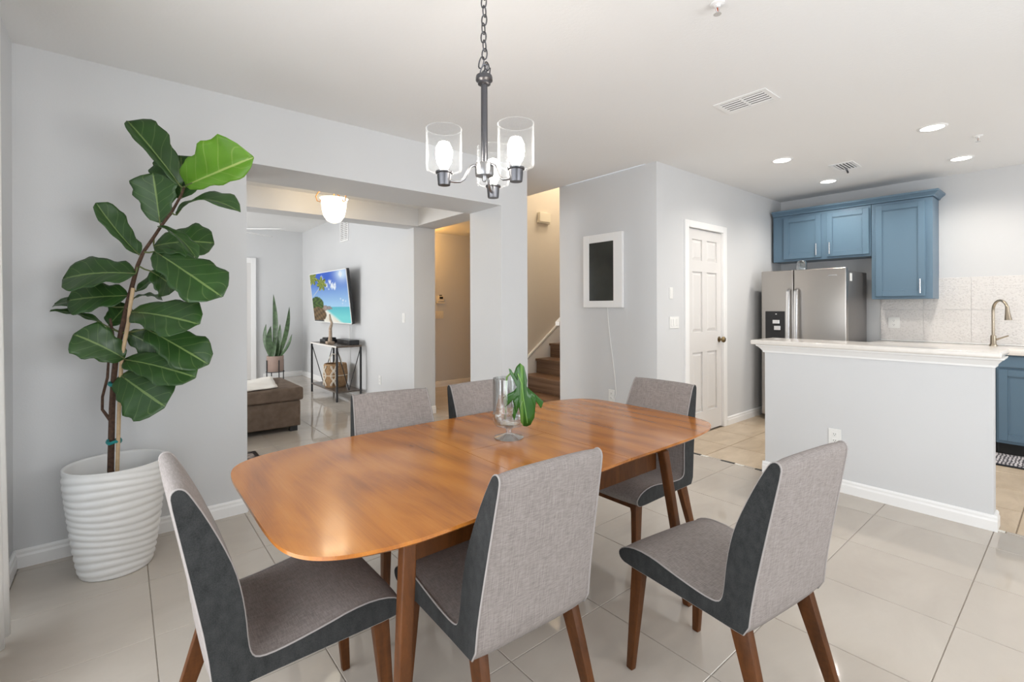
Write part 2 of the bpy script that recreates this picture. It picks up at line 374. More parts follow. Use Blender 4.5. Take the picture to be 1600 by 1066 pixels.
struct('wall_hall', join(bx(3.69, 3.81, YD, 3.56, 0, H), bx(3.69, 6.5, 3.56, 3.66, 0, 4.0)), WALL)
struct('wall_pantry', join(bx(3.81, 4.205, YD, YD+.11, 0, H), bx(4.895, 6.5, YD, YD+.11, 0, H), bx(4.205, 4.895, YD, YD+.11, 2.045, H), bx(4.1, 5.0, YD+.20, YD+.24, 0, 2.2)), WALL)
struct('wall_kitchen', bx(XK, 6.5, -1.7, YD, 0, H), WALL)
struct('wall_back', join(bx(-.53, .3, -1.7, -1.6, 0, H), bx(2.9, 4.2, -1.7, -1.6, 0, H), bx(5.8, 6.5, -1.7, -1.6, 0, H), bx(.3, 2.9, -1.7, -1.6, 0, .5), bx(.3, 2.9, -1.7, -1.6, 2.2, H), bx(4.2, 5.8, -1.7, -1.6, 0, .9), bx(4.2, 5.8, -1.7, -1.6, 2.1, H)), WALL)
def win_back(name, x0, x1, z0, z1):
    w = struct(name, join(bx(x0, x0+.06, -1.69, -1.61, z0, z1), bx(x1-.06, x1, -1.69, -1.61, z0, z1), bx(x0+.06, x1-.06, -1.69, -1.61, z1-.06, z1), bx(x0+.06, x1-.06, -1.69, -1.61, z0, z0+.06)), WHITE)
    part('pane', bx(x0+.06, x1-.06, -1.653, -1.647, z0+.06, z1-.06), PANE, w)
win_back('window_added_dining', .3, 2.9, .5, 2.2); win_back('window_added_kitchen', 4.2, 5.8, .9, 2.1)  # both windows are unseen, added to let the fill light in
# peninsula half wall
struct('wall_peninsula', bx(3.785, 3.885, .339, 1.567, 0, .965), WALL, bevel=.003)

# baseboards: small stepped profile
BBP = [(0, 0), (.016, 0), (.016, .055), (.012, .066), (.012, .078), (.005, .088), (0, .088)]
def base_run(name, runs):
    """runs: (axis, fixed coordinate of the wall face, outward sign, a, b)"""
    ps = []
    for ax, f, s, a, b in runs:
        pl = [(f+s*d, z) for d, z in BBP]
        ps.append(prism(pl, 'y' if ax == 'y' else 'x', a, b))
    return struct(name, join(*ps), WHITE)
base_run('baseboard_left', [('y', XL, 1, 2.87, YA), ('y', XL, 1, -1.6, -.97)])
base_run('baseboard_dining', [('x', YA, -1, XL, XO), ('y', XO, 1, YA, YB), ('x', YA, -1, XC-.016, XR+.016), ('y', XC, -1, YA, YB), ('y', XR, 1, YA, YB)])
base_run('baseboard_tv', [('y', XC, -1, 4.97, 9.35), ('x', 4.97, -1, XC-.016, XC+.28)])
base_run('baseboard_living', [('x', 9.35, -1, 1.95, XC), ('x', 9.35, -1, -1.6, .8)])
base_run('baseboard_entry', [('x', 6.55, -1, XC+.28, 5.5)])
base_run('baseboard_hall', [('y', 3.69, -1, YD, 3.66)])
base_run('baseboard_pantry', [('x', YD, -1, 3.674, 4.14), ('x', YD, -1, 4.965, 6.2)])
base_run('baseboard_peninsula', [('y', 3.785, -1, .323, 1.583), ('x', .339, -1, 3.785, 3.90), ('x', 1.567, 1, 3.785, 3.885)])

# ------------------------------------------------------------------ pantry door
yf = YD+.012
st = [bx(4.215, 4.31, yf, yf+.038, .012, 2.03), bx(4.79, 4.885, yf, yf+.038, .012, 2.03), *[bx(4.50, 4.59, yf, yf+.038, a_, b_) for a_, b_ in ((.21, .81), (1.01, 1.61), (1.72, 1.93))]]
for z0, z1 in ((.012, .21), (.81, 1.01), (1.61, 1.72), (1.93, 2.03)): st.append(bx(4.31, 4.79, yf, yf+.038, z0, z1))
st.append(bx(4.22, 4.88, yf+.016, yf+.03, .02, 2.02))
door1 = struct('door_1', join(*st), DOORW)
for z0, z1 in ((.21, .81), (1.01, 1.61), (1.72, 1.93)):
    for x0, x1 in ((4.31, 4.50), (4.59, 4.79)):
        i, d = .035, .028
        V = [(x0,yf+.015,z0),(x1,yf+.015,z0),(x1,yf+.015,z1),(x0,yf+.015,z1),(x0+i,yf+.004,z0+i),(x1-i,yf+.004,z0+i),(x1-i,yf+.004,z1-i),(x0+i,yf+.004,z1-i)]
        part('door_panel', (V, [(4,5,6,7),(0,1,5,4),(1,2,6,5),(2,3,7,6),(3,0,4,7),(0,3,2,1)]), DOORW, door1)
kn = part('door_knob', join(([(v[0], v[2], v[1]) for v in lathe([(.030,-.012),(.030,-.006),(.012,-.004),(.012,.018),(.028,.028),(.031,.042),(.022,.054),(0.001,.057)], 20)[0]], lathe([(0,0)]*8, 20)[1])), BRASS, door1, smooth=True, label='round aged brass door knob')
kn.rotation_euler = (0, 0, math.pi); kn.location = (4.835, yf-.010, .92)
for z in (.25, 1.05, 1.80): part('hinge', bx(4.205, 4.222, yf-.006, yf+.004, z, z+.09), PLASTIC, door1, bevel=.002)
struct('trim_1', join(bx(4.140, 4.212, YD-.016, YD+.03, 0, 2.10), bx(4.888, 4.960, YD-.016, YD+.03, 0, 2.10), bx(4.212, 4.888, YD-.016, YD+.03, 2.035, 2.10)), WHITE, bevel=.004)

# living-room door in the far wall
d2 = struct('door_2', join(bx(.95, 1.75, 9.31, 9.345, .01, 2.05)), DOORW, bevel=.003)
for z0, z1 in ((.2, .9), (1.05, 1.9)):
    for x0, x1 in ((1.03, 1.32), (1.40, 1.68)): part('door_panel', bx(x0, x1, 9.302, 9.312, z0, z1), DOORW, d2, bevel=.006)
struct('trim_2', join(bx(.87, .95, 9.305, 9.35, 0, 2.14), bx(1.75, 1.83, 9.305, 9.35, 0, 2.14), bx(.95, 1.75, 9.305, 9.35, 2.05, 2.14)), WHITE, bevel=.004)

# ------------------------------------------------------------------ wall plates
def plate(loc, normal, w, h, label, kind, group=None, mat=PLASTIC):
    """wall plate; loc = centre on the wall face, normal '-x' or '-y'"""
    name = {'outlet': 'wall_outlet', 'switch': 'light_switch', 'rocker': 'light_switch'}[kind]
    o = thing(name, loc, label, 'outlet' if kind == 'outlet' else 'switch', group, -math.pi/2 if normal == '-x' else 0)
    part('cover_plate', bx(-w/2, w/2, -.006, -.0005, -h/2, h/2), mat, o, bevel=.002)
    if kind == 'outlet':
        for zz in (-.022, .022):
            s = part('socket', bx(-.016, .016, -.009, -.0055, zz-.014, zz+.014), mat, o, bevel=.002)
            part('slot', join(bx(-.007, -.005, -.0096, -.0088, zz-.002, zz+.007), bx(.005, .007, -.0096, -.0088, zz-.002, zz+.007), bx(-.002, .002, -.0096, -.0088, zz-.010, zz-.006)), BLACKP, s)
    else:
        n = max(1, round(w/.055)) if w > .09 else 1
        for i in range(n):
            xx = (i-(n-1)/2)*.046; part('rocker', bx(xx-.016, xx+.016, -.0105, -.0055, -.032, .032), mat, o, bevel=.002)
    return o
plate((3.785, 1.107, .364), '-x', .075, .118, 'white duplex outlet low on the peninsula half wall', 'outlet')
plate((3.915, YD, 1.391), '-y', .055, .105, 'small white single switch plate left of the pantry door, upper one', 'switch')
plate((3.965, YD, 1.118), '-y', .155, .108, 'wide white triple switch plate below the single switch by the pantry door', 'rocker')
plate((XC, 5.227, 1.138), '-x', .07, .115, 'white light switch on the living room television wall near its end', 'switch')
plate((XC, 5.91, .311), '-x', .07, .115, 'white outlet low on the living room television wall', 'outlet')
plate((3.69, 2.955, .40), '-x', .07, .115, 'white outlet under the framed dark display on the hall wall', 'outlet')
plate((3.89, 6.55, 1.144), '-y', .16, .12, 'cream switch plate on the warmly lit entry wall under the thermostat', 'rocker', mat=IVORY)
th = thing('thermostat', (3.917, 6.55, 1.40), 'small grey thermostat on the warmly lit entry wall', 'thermostat')
part('body', bx(-.055, .055, -.03, -.001, -.045, .045), IVORY, th, bevel=.006); part('display', bx(-.03, .03, -.033, -.029, -.005, .03), BLACKP, th); part('lever', bx(-.02, .02, -.02, -.005, .045, .06), BLACKP, th)
part('shelf_lip', bx(-.08, .07, -.022, -.001, -.075, -.05), IVORY, th, bevel=.003)

# ------------------------------------------------------------------ peninsula bar top
bt = thing('bar_top', (3.9, .97, .965), 'glossy off-white bar top with crown moulding on the peninsula half wall', 'counter')
world_part('slab', bx(3.715, 4.11, .300, 1.645, .976, 1.010), BARTOP, bt, bevel=.012, seg=4, smooth=True)
MP = [(0, .918), (.010, .918), (.012, .930), (.020, .940), (.034, .958), (.046, .966), (.048, .976), (0, .976)]
pf = [(3.785-d, z) for d, z in MP]
def mitred(prof):
    ring = []
    for d, z in prof: ring.append([(3.785-d, .339-d, z), (3.785-d, 1.567+d, z)])
    V = [p for r in ring for p in r]; n = len(prof); Fc = [(2*i, 2*i+1, 2*((i+1) % n)+1, 2*((i+1) % n)) for i in range(n)] + [tuple(2*i for i in range(n)), tuple(2*i+1 for i in range(n))]
    return V, Fc
world_part('moulding', mitred(MP), WHITE, bt)
for f, s in ((.339, -1), (1.567, 1)):
    n = len(MP); V = [(3.785-d, f+s*d, z) for d, z in MP]+[(3.885+d, f+s*d, z) for d, z in MP]
    world_part('moulding', (V, [tuple(range(n)), tuple(range(n, 2*n))]+[(i, (i+1) % n, n+(i+1) % n, n+i) for i in range(n)]), WHITE, bt)

# ------------------------------------------------------------------ kitchen cabinets
def shaker(name, parent, x, y0, y1, z0, z1, handle=None, fr=.055):
    """door facing -x at plane x"""
    o = world_part(name, join(bx(x-.02, x, y0, y0+fr, z0, z1), bx(x-.02, x, y1-fr, y1, z0, z1), bx(x-.02, x, y0+fr, y1-fr, z0, z0+fr), bx(x-.02, x, y0+fr, y1-fr, z1-fr, z1)), BLUE, parent, bevel=.003)
    l = parent.location
    part('door_panel', shift(bx(x-.010, x-.002, y0+fr-.002, y1-fr+.002, z0+fr-.002, z1-fr+.002), (-l.x, -l.y, -l.z)), BLUE, o)
    part('panel_bead', shift(join(bx(x-.015, x-.009, y0+fr, y0+fr+.008, z0+fr, z1-fr), bx(x-.015, x-.009, y1-fr-.008, y1-fr, z0+fr, z1-fr), bx(x-.015, x-.009, y0+fr, y1-fr, z0+fr, z0+fr+.008), bx(x-.015, x-.009, y0+fr, y1-fr, z1-fr-.008, z1-fr)), (-l.x, -l.y, -l.z)), BLUE, o, bevel=.002)
    if handle:
        hy, h0, h1 = handle
        part('handle', shift(join(tube([(x-.05, hy, h0), (x-.05, hy, h1)], .006, 10), tube([(x-.05, hy, h0+.02), (x-.02, hy, h0+.02)], .004, 8), tube([(x-.05, hy, h1-.02), (x-.02, hy, h1-.02)], .004, 8)), (-l.x, -l.y, -l.z)), CHROME, o, smooth=True, label='slim chrome bar handle')
    return o
u1 = thing('wall_cabinet', (6.23, 1.92, 1.79), 'blue two-door wall cabinet mounted above the refrigerator', 'cabinet')
world_part('body', bx(6.085, 6.386, 1.447, 2.415, 1.79, 2.33), BLUE, u1, bevel=.002)
shaker('door', u1, 6.085, 1.905, 2.295, 1.815, 2.300, (1.945, 1.84, 1.97)); shaker('door', u1, 6.085, 1.462, 1.850, 1.815, 2.300, (1.815, 1.84, 1.97))
u2 = thing('wall_cabinet', (6.23, 1.2, 1.335), 'tall blue single-door wall cabinet right of the refrigerator above the backsplash', 'cabinet')
world_part('body', bx(6.085, 6.386, .957, 1.443, 1.335, 2.33), BLUE, u2, bevel=.002)
shaker('door', u2, 6.085, 1.010, 1.405, 1.362, 2.300, (1.045, 1.39, 1.53))
cr = thing('crown_moulding', (6.23, 1.67, 2.332), 'blue crown moulding running along the tops of the wall cabinets', 'moulding')
cp = [(0, 2.332), (.012, 2.332), (.016, 2.345), (.034, 2.362), (.050, 2.374), (.052, 2.392), (0, 2.392)]
n = len(cp); V = [(6.085-d, 2.415, z) for d, z in cp] + [(6.085-d, .957-d, z) for d, z in cp] + [(6.386, .957-d, z) for d, z in cp]
Fc = [(i, (i+1) % n, n+(i+1) % n, n+i) for i in range(n)] + [(n+i, n+(i+1) % n, 2*n+(i+1) % n, 2*n+i) for i in range(n)] + [tuple(range(n))]
world_part('moulding', (V, Fc), BLUE, cr)
world_part('cap', bx(6.085, 6.386, .957, 2.415, 2.334, 2.39), BLUE, cr)

# base cabinets, worktop, faucet, backsplash
def base_cab(y0, y1, label, group=None):
    c = thing('base_cabinet', (6.06, (y0+y1)/2, 0), label, 'cabinet', group)
    world_part('body', bx(5.765, 6.386, y0+.001, y1-.001, .10, .849), BLUE, c); world_part('toe_kick', bx(5.83, 5.85, y0+.001, y1-.001, .001, .10), DARKGAP, c)
    d = world_part('drawer', bx(5.745, 5.765, y0+.015, y1-.015, .745, .838), BLUE, c, bevel=.004)
    shaker('door', c, 5.765, y0+.015, y1-.015, .125, .725)
    return c
base_cab(.04, .50, 'blue base cabinet with drawer visible past the end of the peninsula', 'kitchen base cabinets')
base_cab(.502, .97, 'blue base cabinet standing under the gooseneck faucet, behind the peninsula', 'kitchen base cabinets')
base_cab(.972, 1.44, 'blue base cabinet standing directly right of the refrigerator', 'kitchen base cabinets')
base_cab(-.42, .038, 'blue base cabinet at the far right end of the worktop run', 'kitchen base cabinets')
tag(obj('worktop', mesh_data('worktop', bx(5.715, 6.386, -.45, 1.442, .850, .892), BARTOP, bevel=.006, smooth=True)), 'off-white kitchen worktop along the back wall under the backsplash', 'counter')
fz = thing('faucet', (6.224, .557, .892), 'tall brushed gooseneck kitchen faucet in front of the backsplash', 'faucet')
part('base', lathe([(.030, 0), (.030, .008), (.022, .02), (.020, .09), (.016, .10)], 20, cap0=True, cap1=True), FAUCET, fz, smooth=True)
gp = [(0, 0, .09), (0, 0, .30)] + [(-.055*(1-math.cos(a))*1.0, -.05*(1-math.cos(a)), .33+.09*math.sin(a)) for a in [math.pi*i/10 for i in range(0, 10)]]
e = gp[-1]; part('spout', tube(gp, .0115, 12), FAUCET, fz, smooth=True)
part('spray_head', tube([(e[0], e[1], e[2]+.01), (e[0]-.004, e[1]-.003, e[2]-.05), (e[0]-.010, e[1]-.008, e[2]-.115)], [.013, .017, .026], 14), FAUCET, fz, smooth=True)
part('lever', tube([(0, -.02, .06), (-.01, -.05, .075), (-.02, -.10, .10)], [.009, .007, .006], 10), FAUCET, fz, smooth=True)

def backsplash_mat():
    m, nt, b = newmat('embossed_backsplash'); setc(b, (.74, .72, .70)); b.inputs['Roughness'].default_value = .3
    v = coords(nt, (1, 1, 1))
    vo = N(nt, 'ShaderNodeTexVoronoi'); vo.inputs['Scale'].default_value = 55; nt.links.new(v, vo.inputs['Vector'])
    wv = N(nt, 'ShaderNodeTexWave', wave_type='RINGS', rings_direction='X'); wv.inputs['Scale'].default_value = 16; wv.inputs['Distortion'].default_value = 2.5; wv.inputs['Detail'].default_value = 2; nt.links.new(v, wv.inputs['Vector'])
    a = N(nt, 'ShaderNodeMath', operation='ADD'); nt.links.new(vo.outputs['Distance'], a.inputs[0]); nt.links.new(noise(nt, v, 150, 3), a.inputs[1])
    nt.links.new(ramp(nt, a.outputs[0], [(.45, (.59, .57, .555)), (1.0, (.72, .70, .685))]), b.inputs['Base Color'])
    bump(nt, b, a.outputs[0], .8, .004); return m
BSP = backsplash_mat()
bk = thing('backsplash', (6.384, 0, .893), 'white embossed tile backsplash on the kitchen back wall', 'backsplash')
_bm = mesh_data('backsplash_tile', bx(-.004, .004, -.1775, .1775, -.159, .159), BSP, bevel=.0015, seg=1)
ys = [1.434-.3565*i for i in range(6)]
for i, yy in enumerate(ys):
    for zz in (.893+.012+.160, .893+.012+.160+.3205):
        o = obj('backsplash_tile', _bm, bk, (-.002, yy-.1783, zz-.893))
part('base_strip', bx(-.010, .001, -.70, 1.436, .0005, .012), WHITE, bk)
plate((6.377, 1.318, 1.085), '-x', .10, .115, 'white outlet on the embossed backsplash under the tall blue cabinet', 'outlet')

# ------------------------------------------------------------------ refrigerator
fr = thing('refrigerator', (5.9, 1.93, 0), 'stainless steel side-by-side refrigerator with ice dispenser below blue cabinets', 'refrigerator')
world_part('body', bx(5.63, 6.26, 1.530, 2.325, .03, 1.625), CHARCOAL_SIDE, fr, bevel=.006)
for yy in (1.60, 2.25): world_part('foot', bx(5.70, 5.76, yy, yy+.04, .001, .03), BLACKP, fr)
def fdoor(y0, y1):
    return world_part('door', bx(5.545, 5.622, y0, y1, .06, 1.652), STEEL, fr, bevel=.010, seg=3, smooth=True)
dl = fdoor(2.004, 2.330); dr = fdoor(1.524, 1.996)
def fh(parent, yy):
    pts = [(5.555, yy, 1.46), (5.515, yy, 1.44)] + [(5.495-.012*math.sin(math.pi*i/8), yy, 1.42-.80*i/8) for i in range(9)] + [(5.515, yy, .60), (5.555, yy, .58)]
    V, Fc = [], []
    for p in pts:
        for dx, dy in ((-.008, -.017), (.008, -.017), (.008, .017), (-.008, .017)): V.append((p[0]+dx, p[1]+dy, p[2]))
    for i in range(len(pts)-1):
        for k in range(4): Fc.append((4*i+k, 4*i+(k+1) % 4, 4*i+4+(k+1) % 4, 4*i+4+k))
    Fc += [(3, 2, 1, 0), tuple(4*len(pts)-4+k for k in range(4))]
    part('handle', shift((V, Fc), (-5.9, -1.93, 0)), CHROME, parent, bevel=.004, smooth=True, label='bright bowed steel handle')
fh(dl, 2.035); fh(dr, 1.960)
def fpart(nm, b_, m, par, **k): return part(nm, shift(b_, (-5.9, -1.93, 0)), m, par, **k)
ds = fpart('dispenser', bx(5.538, 5.546, 2.085, 2.285, .86, 1.21), BLACKP, dl, bevel=.003, label='black ice and water dispenser panel')
fpart('paddle', bx(5.525, 5.540, 2.135, 2.205, 1.075, 1.115), CHROME, dl, bevel=.003); fpart('paddle', bx(5.525, 5.540, 2.125, 2.190, 1.005, 1.050), CHROME, dl, bevel=.003)
fpart('badge', bx(5.540, 5.546, 1.60, 1.675, 1.570, 1.583), CHROME, dr, bevel=.002, label='small raised silver maker badge')
fpart('indicator', bx(5.536, 5.539, 2.165, 2.18, 1.175, 1.183), PLASTIC, dl)
world_part('energy_label', bx(5.68, 5.75, 1.527, 1.5295, 1.52, 1.60), PLASTIC, fr)
jr = thing('glass_jar', (5.78, 2.0, 1.626), 'small smoky glass jar standing on top of the refrigerator', 'jar')
part('bowl', lathe([(.047, .001), (.050, .01), (.050, .085), (.046, .10)], 24, cap0=True), JAR, jr, smooth=True); part('lid', lathe([(.050, .10), (.050, .112), (.040, .135), (.015, .148), (.001, .15)], 24), JAR, jr, smooth=True)

# kitchen mat
def mat_pattern(name, c1, c2, c3, sc):
    m, nt, b = newmat(name); b.inputs['Roughness'].default_value = .9
    v = coords(nt); vo = N(nt, 'ShaderNodeTexVoronoi'); vo.inputs['Scale'].default_value = sc; nt.links.new(v, vo.inputs['Vector'])
    wv = N(nt, 'ShaderNodeTexWave', wave_type='RINGS'); wv.inputs['Scale'].default_value = sc*.6; wv.inputs['Distortion'].default_value = 4; nt.links.new(v, wv.inputs['Vector'])
    a = N(nt, 'ShaderNodeMath', operation='MULTIPLY'); nt.links.new(vo.outputs['Distance'], a.inputs[0]); nt.links.new(wv.outputs['Fac'], a.inputs[1])
    nt.links.new(ramp(nt, a.outputs[0], [(.05, c1), (.2, c2), (.45, c3)]), b.inputs['Base Color']); return m
MATP = mat_pattern('patterned_mat', (.05, .045, .05), (.25, .24, .26), (.55, .52, .52), 24)
mt = thing('kitchen_mat', (5.6, .2, .0), 'grey patterned kitchen mat with dark border before the blue cabinets', 'mat')
world_part('border', bx(5.352, 5.80, -.55, .95, .0005, .008), BLACKP, mt, bevel=.002); world_part('field', bx(5.39, 5.765, -.51, .91, .008, .0105), MATP, mt)

# ------------------------------------------------------------------ ceiling fittings
SPOTS = [(4.56, .717, 'nearest the camera on the right'), (4.535, 1.725, 'nearest the pantry door wall'), (5.68, 1.715, 'deepest, above the refrigerator'), (5.712, .706, 'beside the ceiling sprinkler, far right')]
for x, y, w in SPOTS:
    t = thing('downlight', (x, y, H), 'lit round recessed kitchen downlight, the one '+w, 'downlight', 'recessed kitchen downlights')
    part('trim_ring', lathe([(.066, -.001), (.068, -.007), (.082, -.006), (.088, -.0008)], 32), WHITE, t, smooth=True)
    part('lens', lathe([(.068, -.004), (.03, -.005), (.001, -.005)], 32), CANLIT, t)
    l = bpy.data.lights.new('downlight_beam', 'SPOT'); l.energy = 42; l.color = (1, .93, .84); l.spot_size = math.radians(150); l.spot_blend = .8; l.shadow_soft_size = .06
    lo = obj('downlight_beam', l, t, (0, 0, -.02))
def vent(name, label, x0, x1, y0, y1, along, n, mid):
    """ceiling register; slats run along the given axis"""
    t = thing(name, ((x0+x1)/2, (y0+y1)/2, H), label, 'vent'); b = .028
    world_part('frame', join(bx(x0, x1, y0, y0+b, H-.006, H-.0005), bx(x0, x1, y1-b, y1, H-.006, H-.0005), bx(x0, x0+b, y0+b, y1-b, H-.006, H-.0005), bx(x1-b, x1, y0+b, y1-b, H-.006, H-.0005)), WHITE, t)
    world_part('duct_shade', bx(x0+b, x1-b, y0+b, y1-b, H-.0025, H-.0008), DARKGAP, t)  # near-black sheet stands in for the shade inside the duct
    if mid:
        c = (y0+y1)/2 if along == 'y' else (x0+x1)/2
        world_part('divider', bx(x0+b, x1-b, c-.006, c+.006, H-.008, H-.002) if along == 'y' else bx(c-.006, c+.006, y0+b, y1-b, H-.008, H-.002), WHITE, t)
    for i in range(n):
        if along == 'y':
            xx = x0+b+(x1-x0-2*b)*(i+.5)/n; w = (x1-x0-2*b)/n*.16
            V = [(xx-w, y0+b, H-.003), (xx+w, y0+b, H-.007), (xx+w, y1-b, H-.007), (xx-w, y1-b, H-.003)]
        else:
            yy = y0+b+(y1-y0-2*b)*(i+.5)/n; w = (y1-y0-2*b)/n*.16
            V = [(x0+b, yy-w, H-.003), (x0+b, yy+w, H-.007), (x1-b, yy+w, H-.007), (x1-b, yy-w, H-.003)]
        V2 = [(a, b_, c-.0015) for a, b_, c in V]
        world_part('slat', (V+V2, [(0,1,2,3),(7,6,5,4),(0,4,5,1),(1,5,6,2),(2,6,7,3),(3,7,4,0)]), WHITE, t)
    return t
vent('ceiling_vent', 'large white ceiling vent with two banks of louvres above the dining area', 2.95, 3.17, 1.215, 1.535, 'y', 5, True)
v2 = vent('ceiling_vent', 'small ceiling vent with dangling lever among the kitchen downlights', 5.04, 5.33, 1.335, 1.52, 'x', 5, False)
part('damper_lever', tube([(.04, .01, -.01), (.05, .0, -.035), (.04, -.01, -.06)], .008, 8), GUN, v2, smooth=True)
def sprinkler(x, y, label):
    t = thing('fire_sprinkler', (x, y, H), label, 'sprinkler')
    part('escutcheon', lathe([(.030, -.0005), (.028, -.006), (.012, -.010), (.011, -.02)], 20, cap1=True), WHITE, t, smooth=True)
    part('frame_arms', join(tube([(-.012, 0, -.015), (-.014, 0, -.03), (0, 0, -.045)], .003, 6), tube([(.012, 0, -.015), (.014, 0, -.03), (0, 0, -.045)], .003, 6)), CHROME, t)
    part('bulb', tube([(0, 0, -.018), (0, 0, -.042)], .003, 8), plain('red_glass', (.45, .10, .04), .2), t); part('deflector', lathe([(.001, -.046), (.016, -.046), (.016, -.048), (.001, -.048)], 16), CHROME, t)
sprinkler(5.058, .532, 'small ceiling sprinkler between the two right kitchen downlights')
sprinkler(1.972, 1.005, 'ceiling sprinkler at the top edge above the dining table')

# ------------------------------------------------------------------ framed display on the hall wall
fd = thing('framed_display', (3.69, 3.04, 1.256), 'white-framed dark glossy display hanging on the grey hall wall', 'picture frame')
y0, y1, z0, z1 = 2.80, 3.288, 1.258, 1.985; a, b = 2.905, 3.215; c, d = 1.325, 1.905
world_part('frame', join(bx(3.655, 3.688, y0, a, z0, z1), bx(3.655, 3.688, b, y1, z0, z1), bx(3.655, 3.688, a, b, z0, c), bx(3.655, 3.688, a, b, d, z1)), WHITE, fd, bevel=.004)
SCR = plain('dark_glass_screen', (.030, .034, .030), .28, var=.4, vscale=3)
world_part('screen', bx(3.664, 3.686, a, b, c, d), SCR, fd)
tag(obj('power_cord', mesh_data('power_cord', tube([(3.683, 2.997, 1.262), (3.683, 2.992, 1.16), (3.683, 2.982, 1.07), (3.683, 2.962, .92), (3.683, 2.936, .765), (3.683, 2.91, .58), (3.680, 2.893, .43), (3.678, 2.91, .36), (3.675, 2.945, .385)], .0032, 6), PLASTIC, smooth=True)), 'thin white power cord hanging down the wall below the framed display', 'cord')

# ------------------------------------------------------------------ stairs
sr = thing('staircase', (4.8, 4.2, 0), 'wood plank staircase climbing behind the hall wall', 'staircase')
for k in range(1, 11):
    x = 3.80+.257*(k-1); z = .191*k
    world_part('riser', bx(x, x+.02, 3.662, 4.722, z-.191+.001, z-.03), STAIRW, sr)
    world_part('tread', bx(x-.022, x+.262, 3.662, 4.722, z-.03, z), STAIRW, sr, bevel=.004)
sk = [(3.79, .001), (3.79, .30), (3.80+.257*9.7, .29+.191*9.7), (3.80+.257*9.7, .001)]
world_part('skirt_board', prism(sk, 'y', 4.724, 4.748), WHITE, sr)
world_part('skirt_cap', join(*[([(3.77, 4.715, .30), (3.77, 4.748, .30), (3.80+.257*9.7, 4.748, .31+.191*9.7), (3.80+.257*9.7, 4.715, .31+.191*9.7), (3.77, 4.715, .325), (3.77, 4.748, .325), (3.80+.257*9.7, 4.748, .335+.191*9.7), (3.80+.257*9.7, 4.715, .335+.191*9.7)], bx(0,1,0,1,0,1)[1])]), WHITE, sr)
hr = thing('handrail', (3.9, 3.70, .95), 'white handrail end showing past the edge of the hall wall', 'handrail')
world_part('rail', join(*[([(3.705, 3.685, 1.06), (6.2, 3.685, 2.92), (6.2, 3.745, 2.92), (3.705, 3.745, 1.06), (3.705, 3.685, 1.10), (6.2, 3.685, 2.96), (6.2, 3.745, 2.96), (3.705, 3.745, 1.10)], bx(0,1,0,1,0,1)[1])]), WHITE, hr)
world_part('bracket', tube([(3.9, 3.661, 1.14), (3.9, 3.71, 1.15), (3.9, 3.715, 1.20)], .008, 8), CHROME, hr)
ch = thing('door_chime', (4.46, 4.748, 2.42), 'cream door chime box high on the stairwell wall', 'chime box')
part('cover', bx(-.10, .10, -.055, -.001, 0, .13), IVORY, ch, bevel=.006); part('base', bx(-.11, .11, -.045, -.001, -.014, 0), IVORY, ch, bevel=.002)
sl = thing('stairwell_lamp', (4.9, 4.2, 3.998), 'glass ceiling lamp high up in the stairwell', 'lamp')
part('globe', lathe([(.16, -.001), (.15, -.05), (.10, -.09), (.001, -.10)], 24), emit('lit_stair_lamp', (1, .86, .66), 3), sl, smooth=True)
_l = bpy.data.lights.new('stair_bulb', 'POINT'); _l.energy = 55; _l.color = (1, .84, .62); _l.shadow_soft_size = .12; obj('stair_bulb', _l, sl, (0, 0, -.2))
el = thing('entry_lamp', (3.33, 6.22, 2.438), 'flush ceiling lamp in the warmly lit entry hall', 'lamp')
part('globe', lathe([(.15, -.001), (.14, -.05), (.09, -.09), (.001, -.10)], 24), emit('lit_entry_lamp', (1, .70, .35), 3), el, smooth=True)
_l = bpy.data.lights.new('entry_bulb', 'POINT'); _l.energy = 17; _l.color = (1, .50, .12); _l.shadow_soft_size = .1; obj('entry_bulb', _l, el, (0, 0, -.18))

# ------------------------------------------------------------------ curtain by the sliding door
CURT = plain('white_curtain', (.86, .86, .85), .9, spec=.1, bmp=.3, bscale=300)
cu = thing('curtain', (-.36, 2.4, .01), 'white curtain gathered at the left edge beside the grey wall', 'curtain')
V, Fc = [], []; nu, nz = 60, 10
for j in range(nz+1):
    z = .02+2.49*j/nz; fl = 1+.25*(1-j/nz)**2
    for i in range(nu+1):
        t = i/nu; y = 2.05+.60*t; x = -.375+.022*fl*math.sin(t*2*math.pi*6.5)+.018*(1-j/nz)**2*t
        V.append((x, y, z))
for j in range(nz):
    for i in range(nu): q = j*(nu+1)+i; Fc.append((q, q+1, q+nu+2, q+nu+1))
o = world_part('fabric', (V, Fc), CURT, cu, smooth='all'); sm = o.modifiers.new('thick', 'SOLIDIFY'); sm.thickness = .003
tag(obj('curtain_rod', mesh_data('curtain_rod', tube([(-.375, -1.1, 2.525), (-.375, 2.66, 2.525)], .012, 12), WHITE, smooth=True)), 'white curtain rod above the sliding door', 'curtain rod')

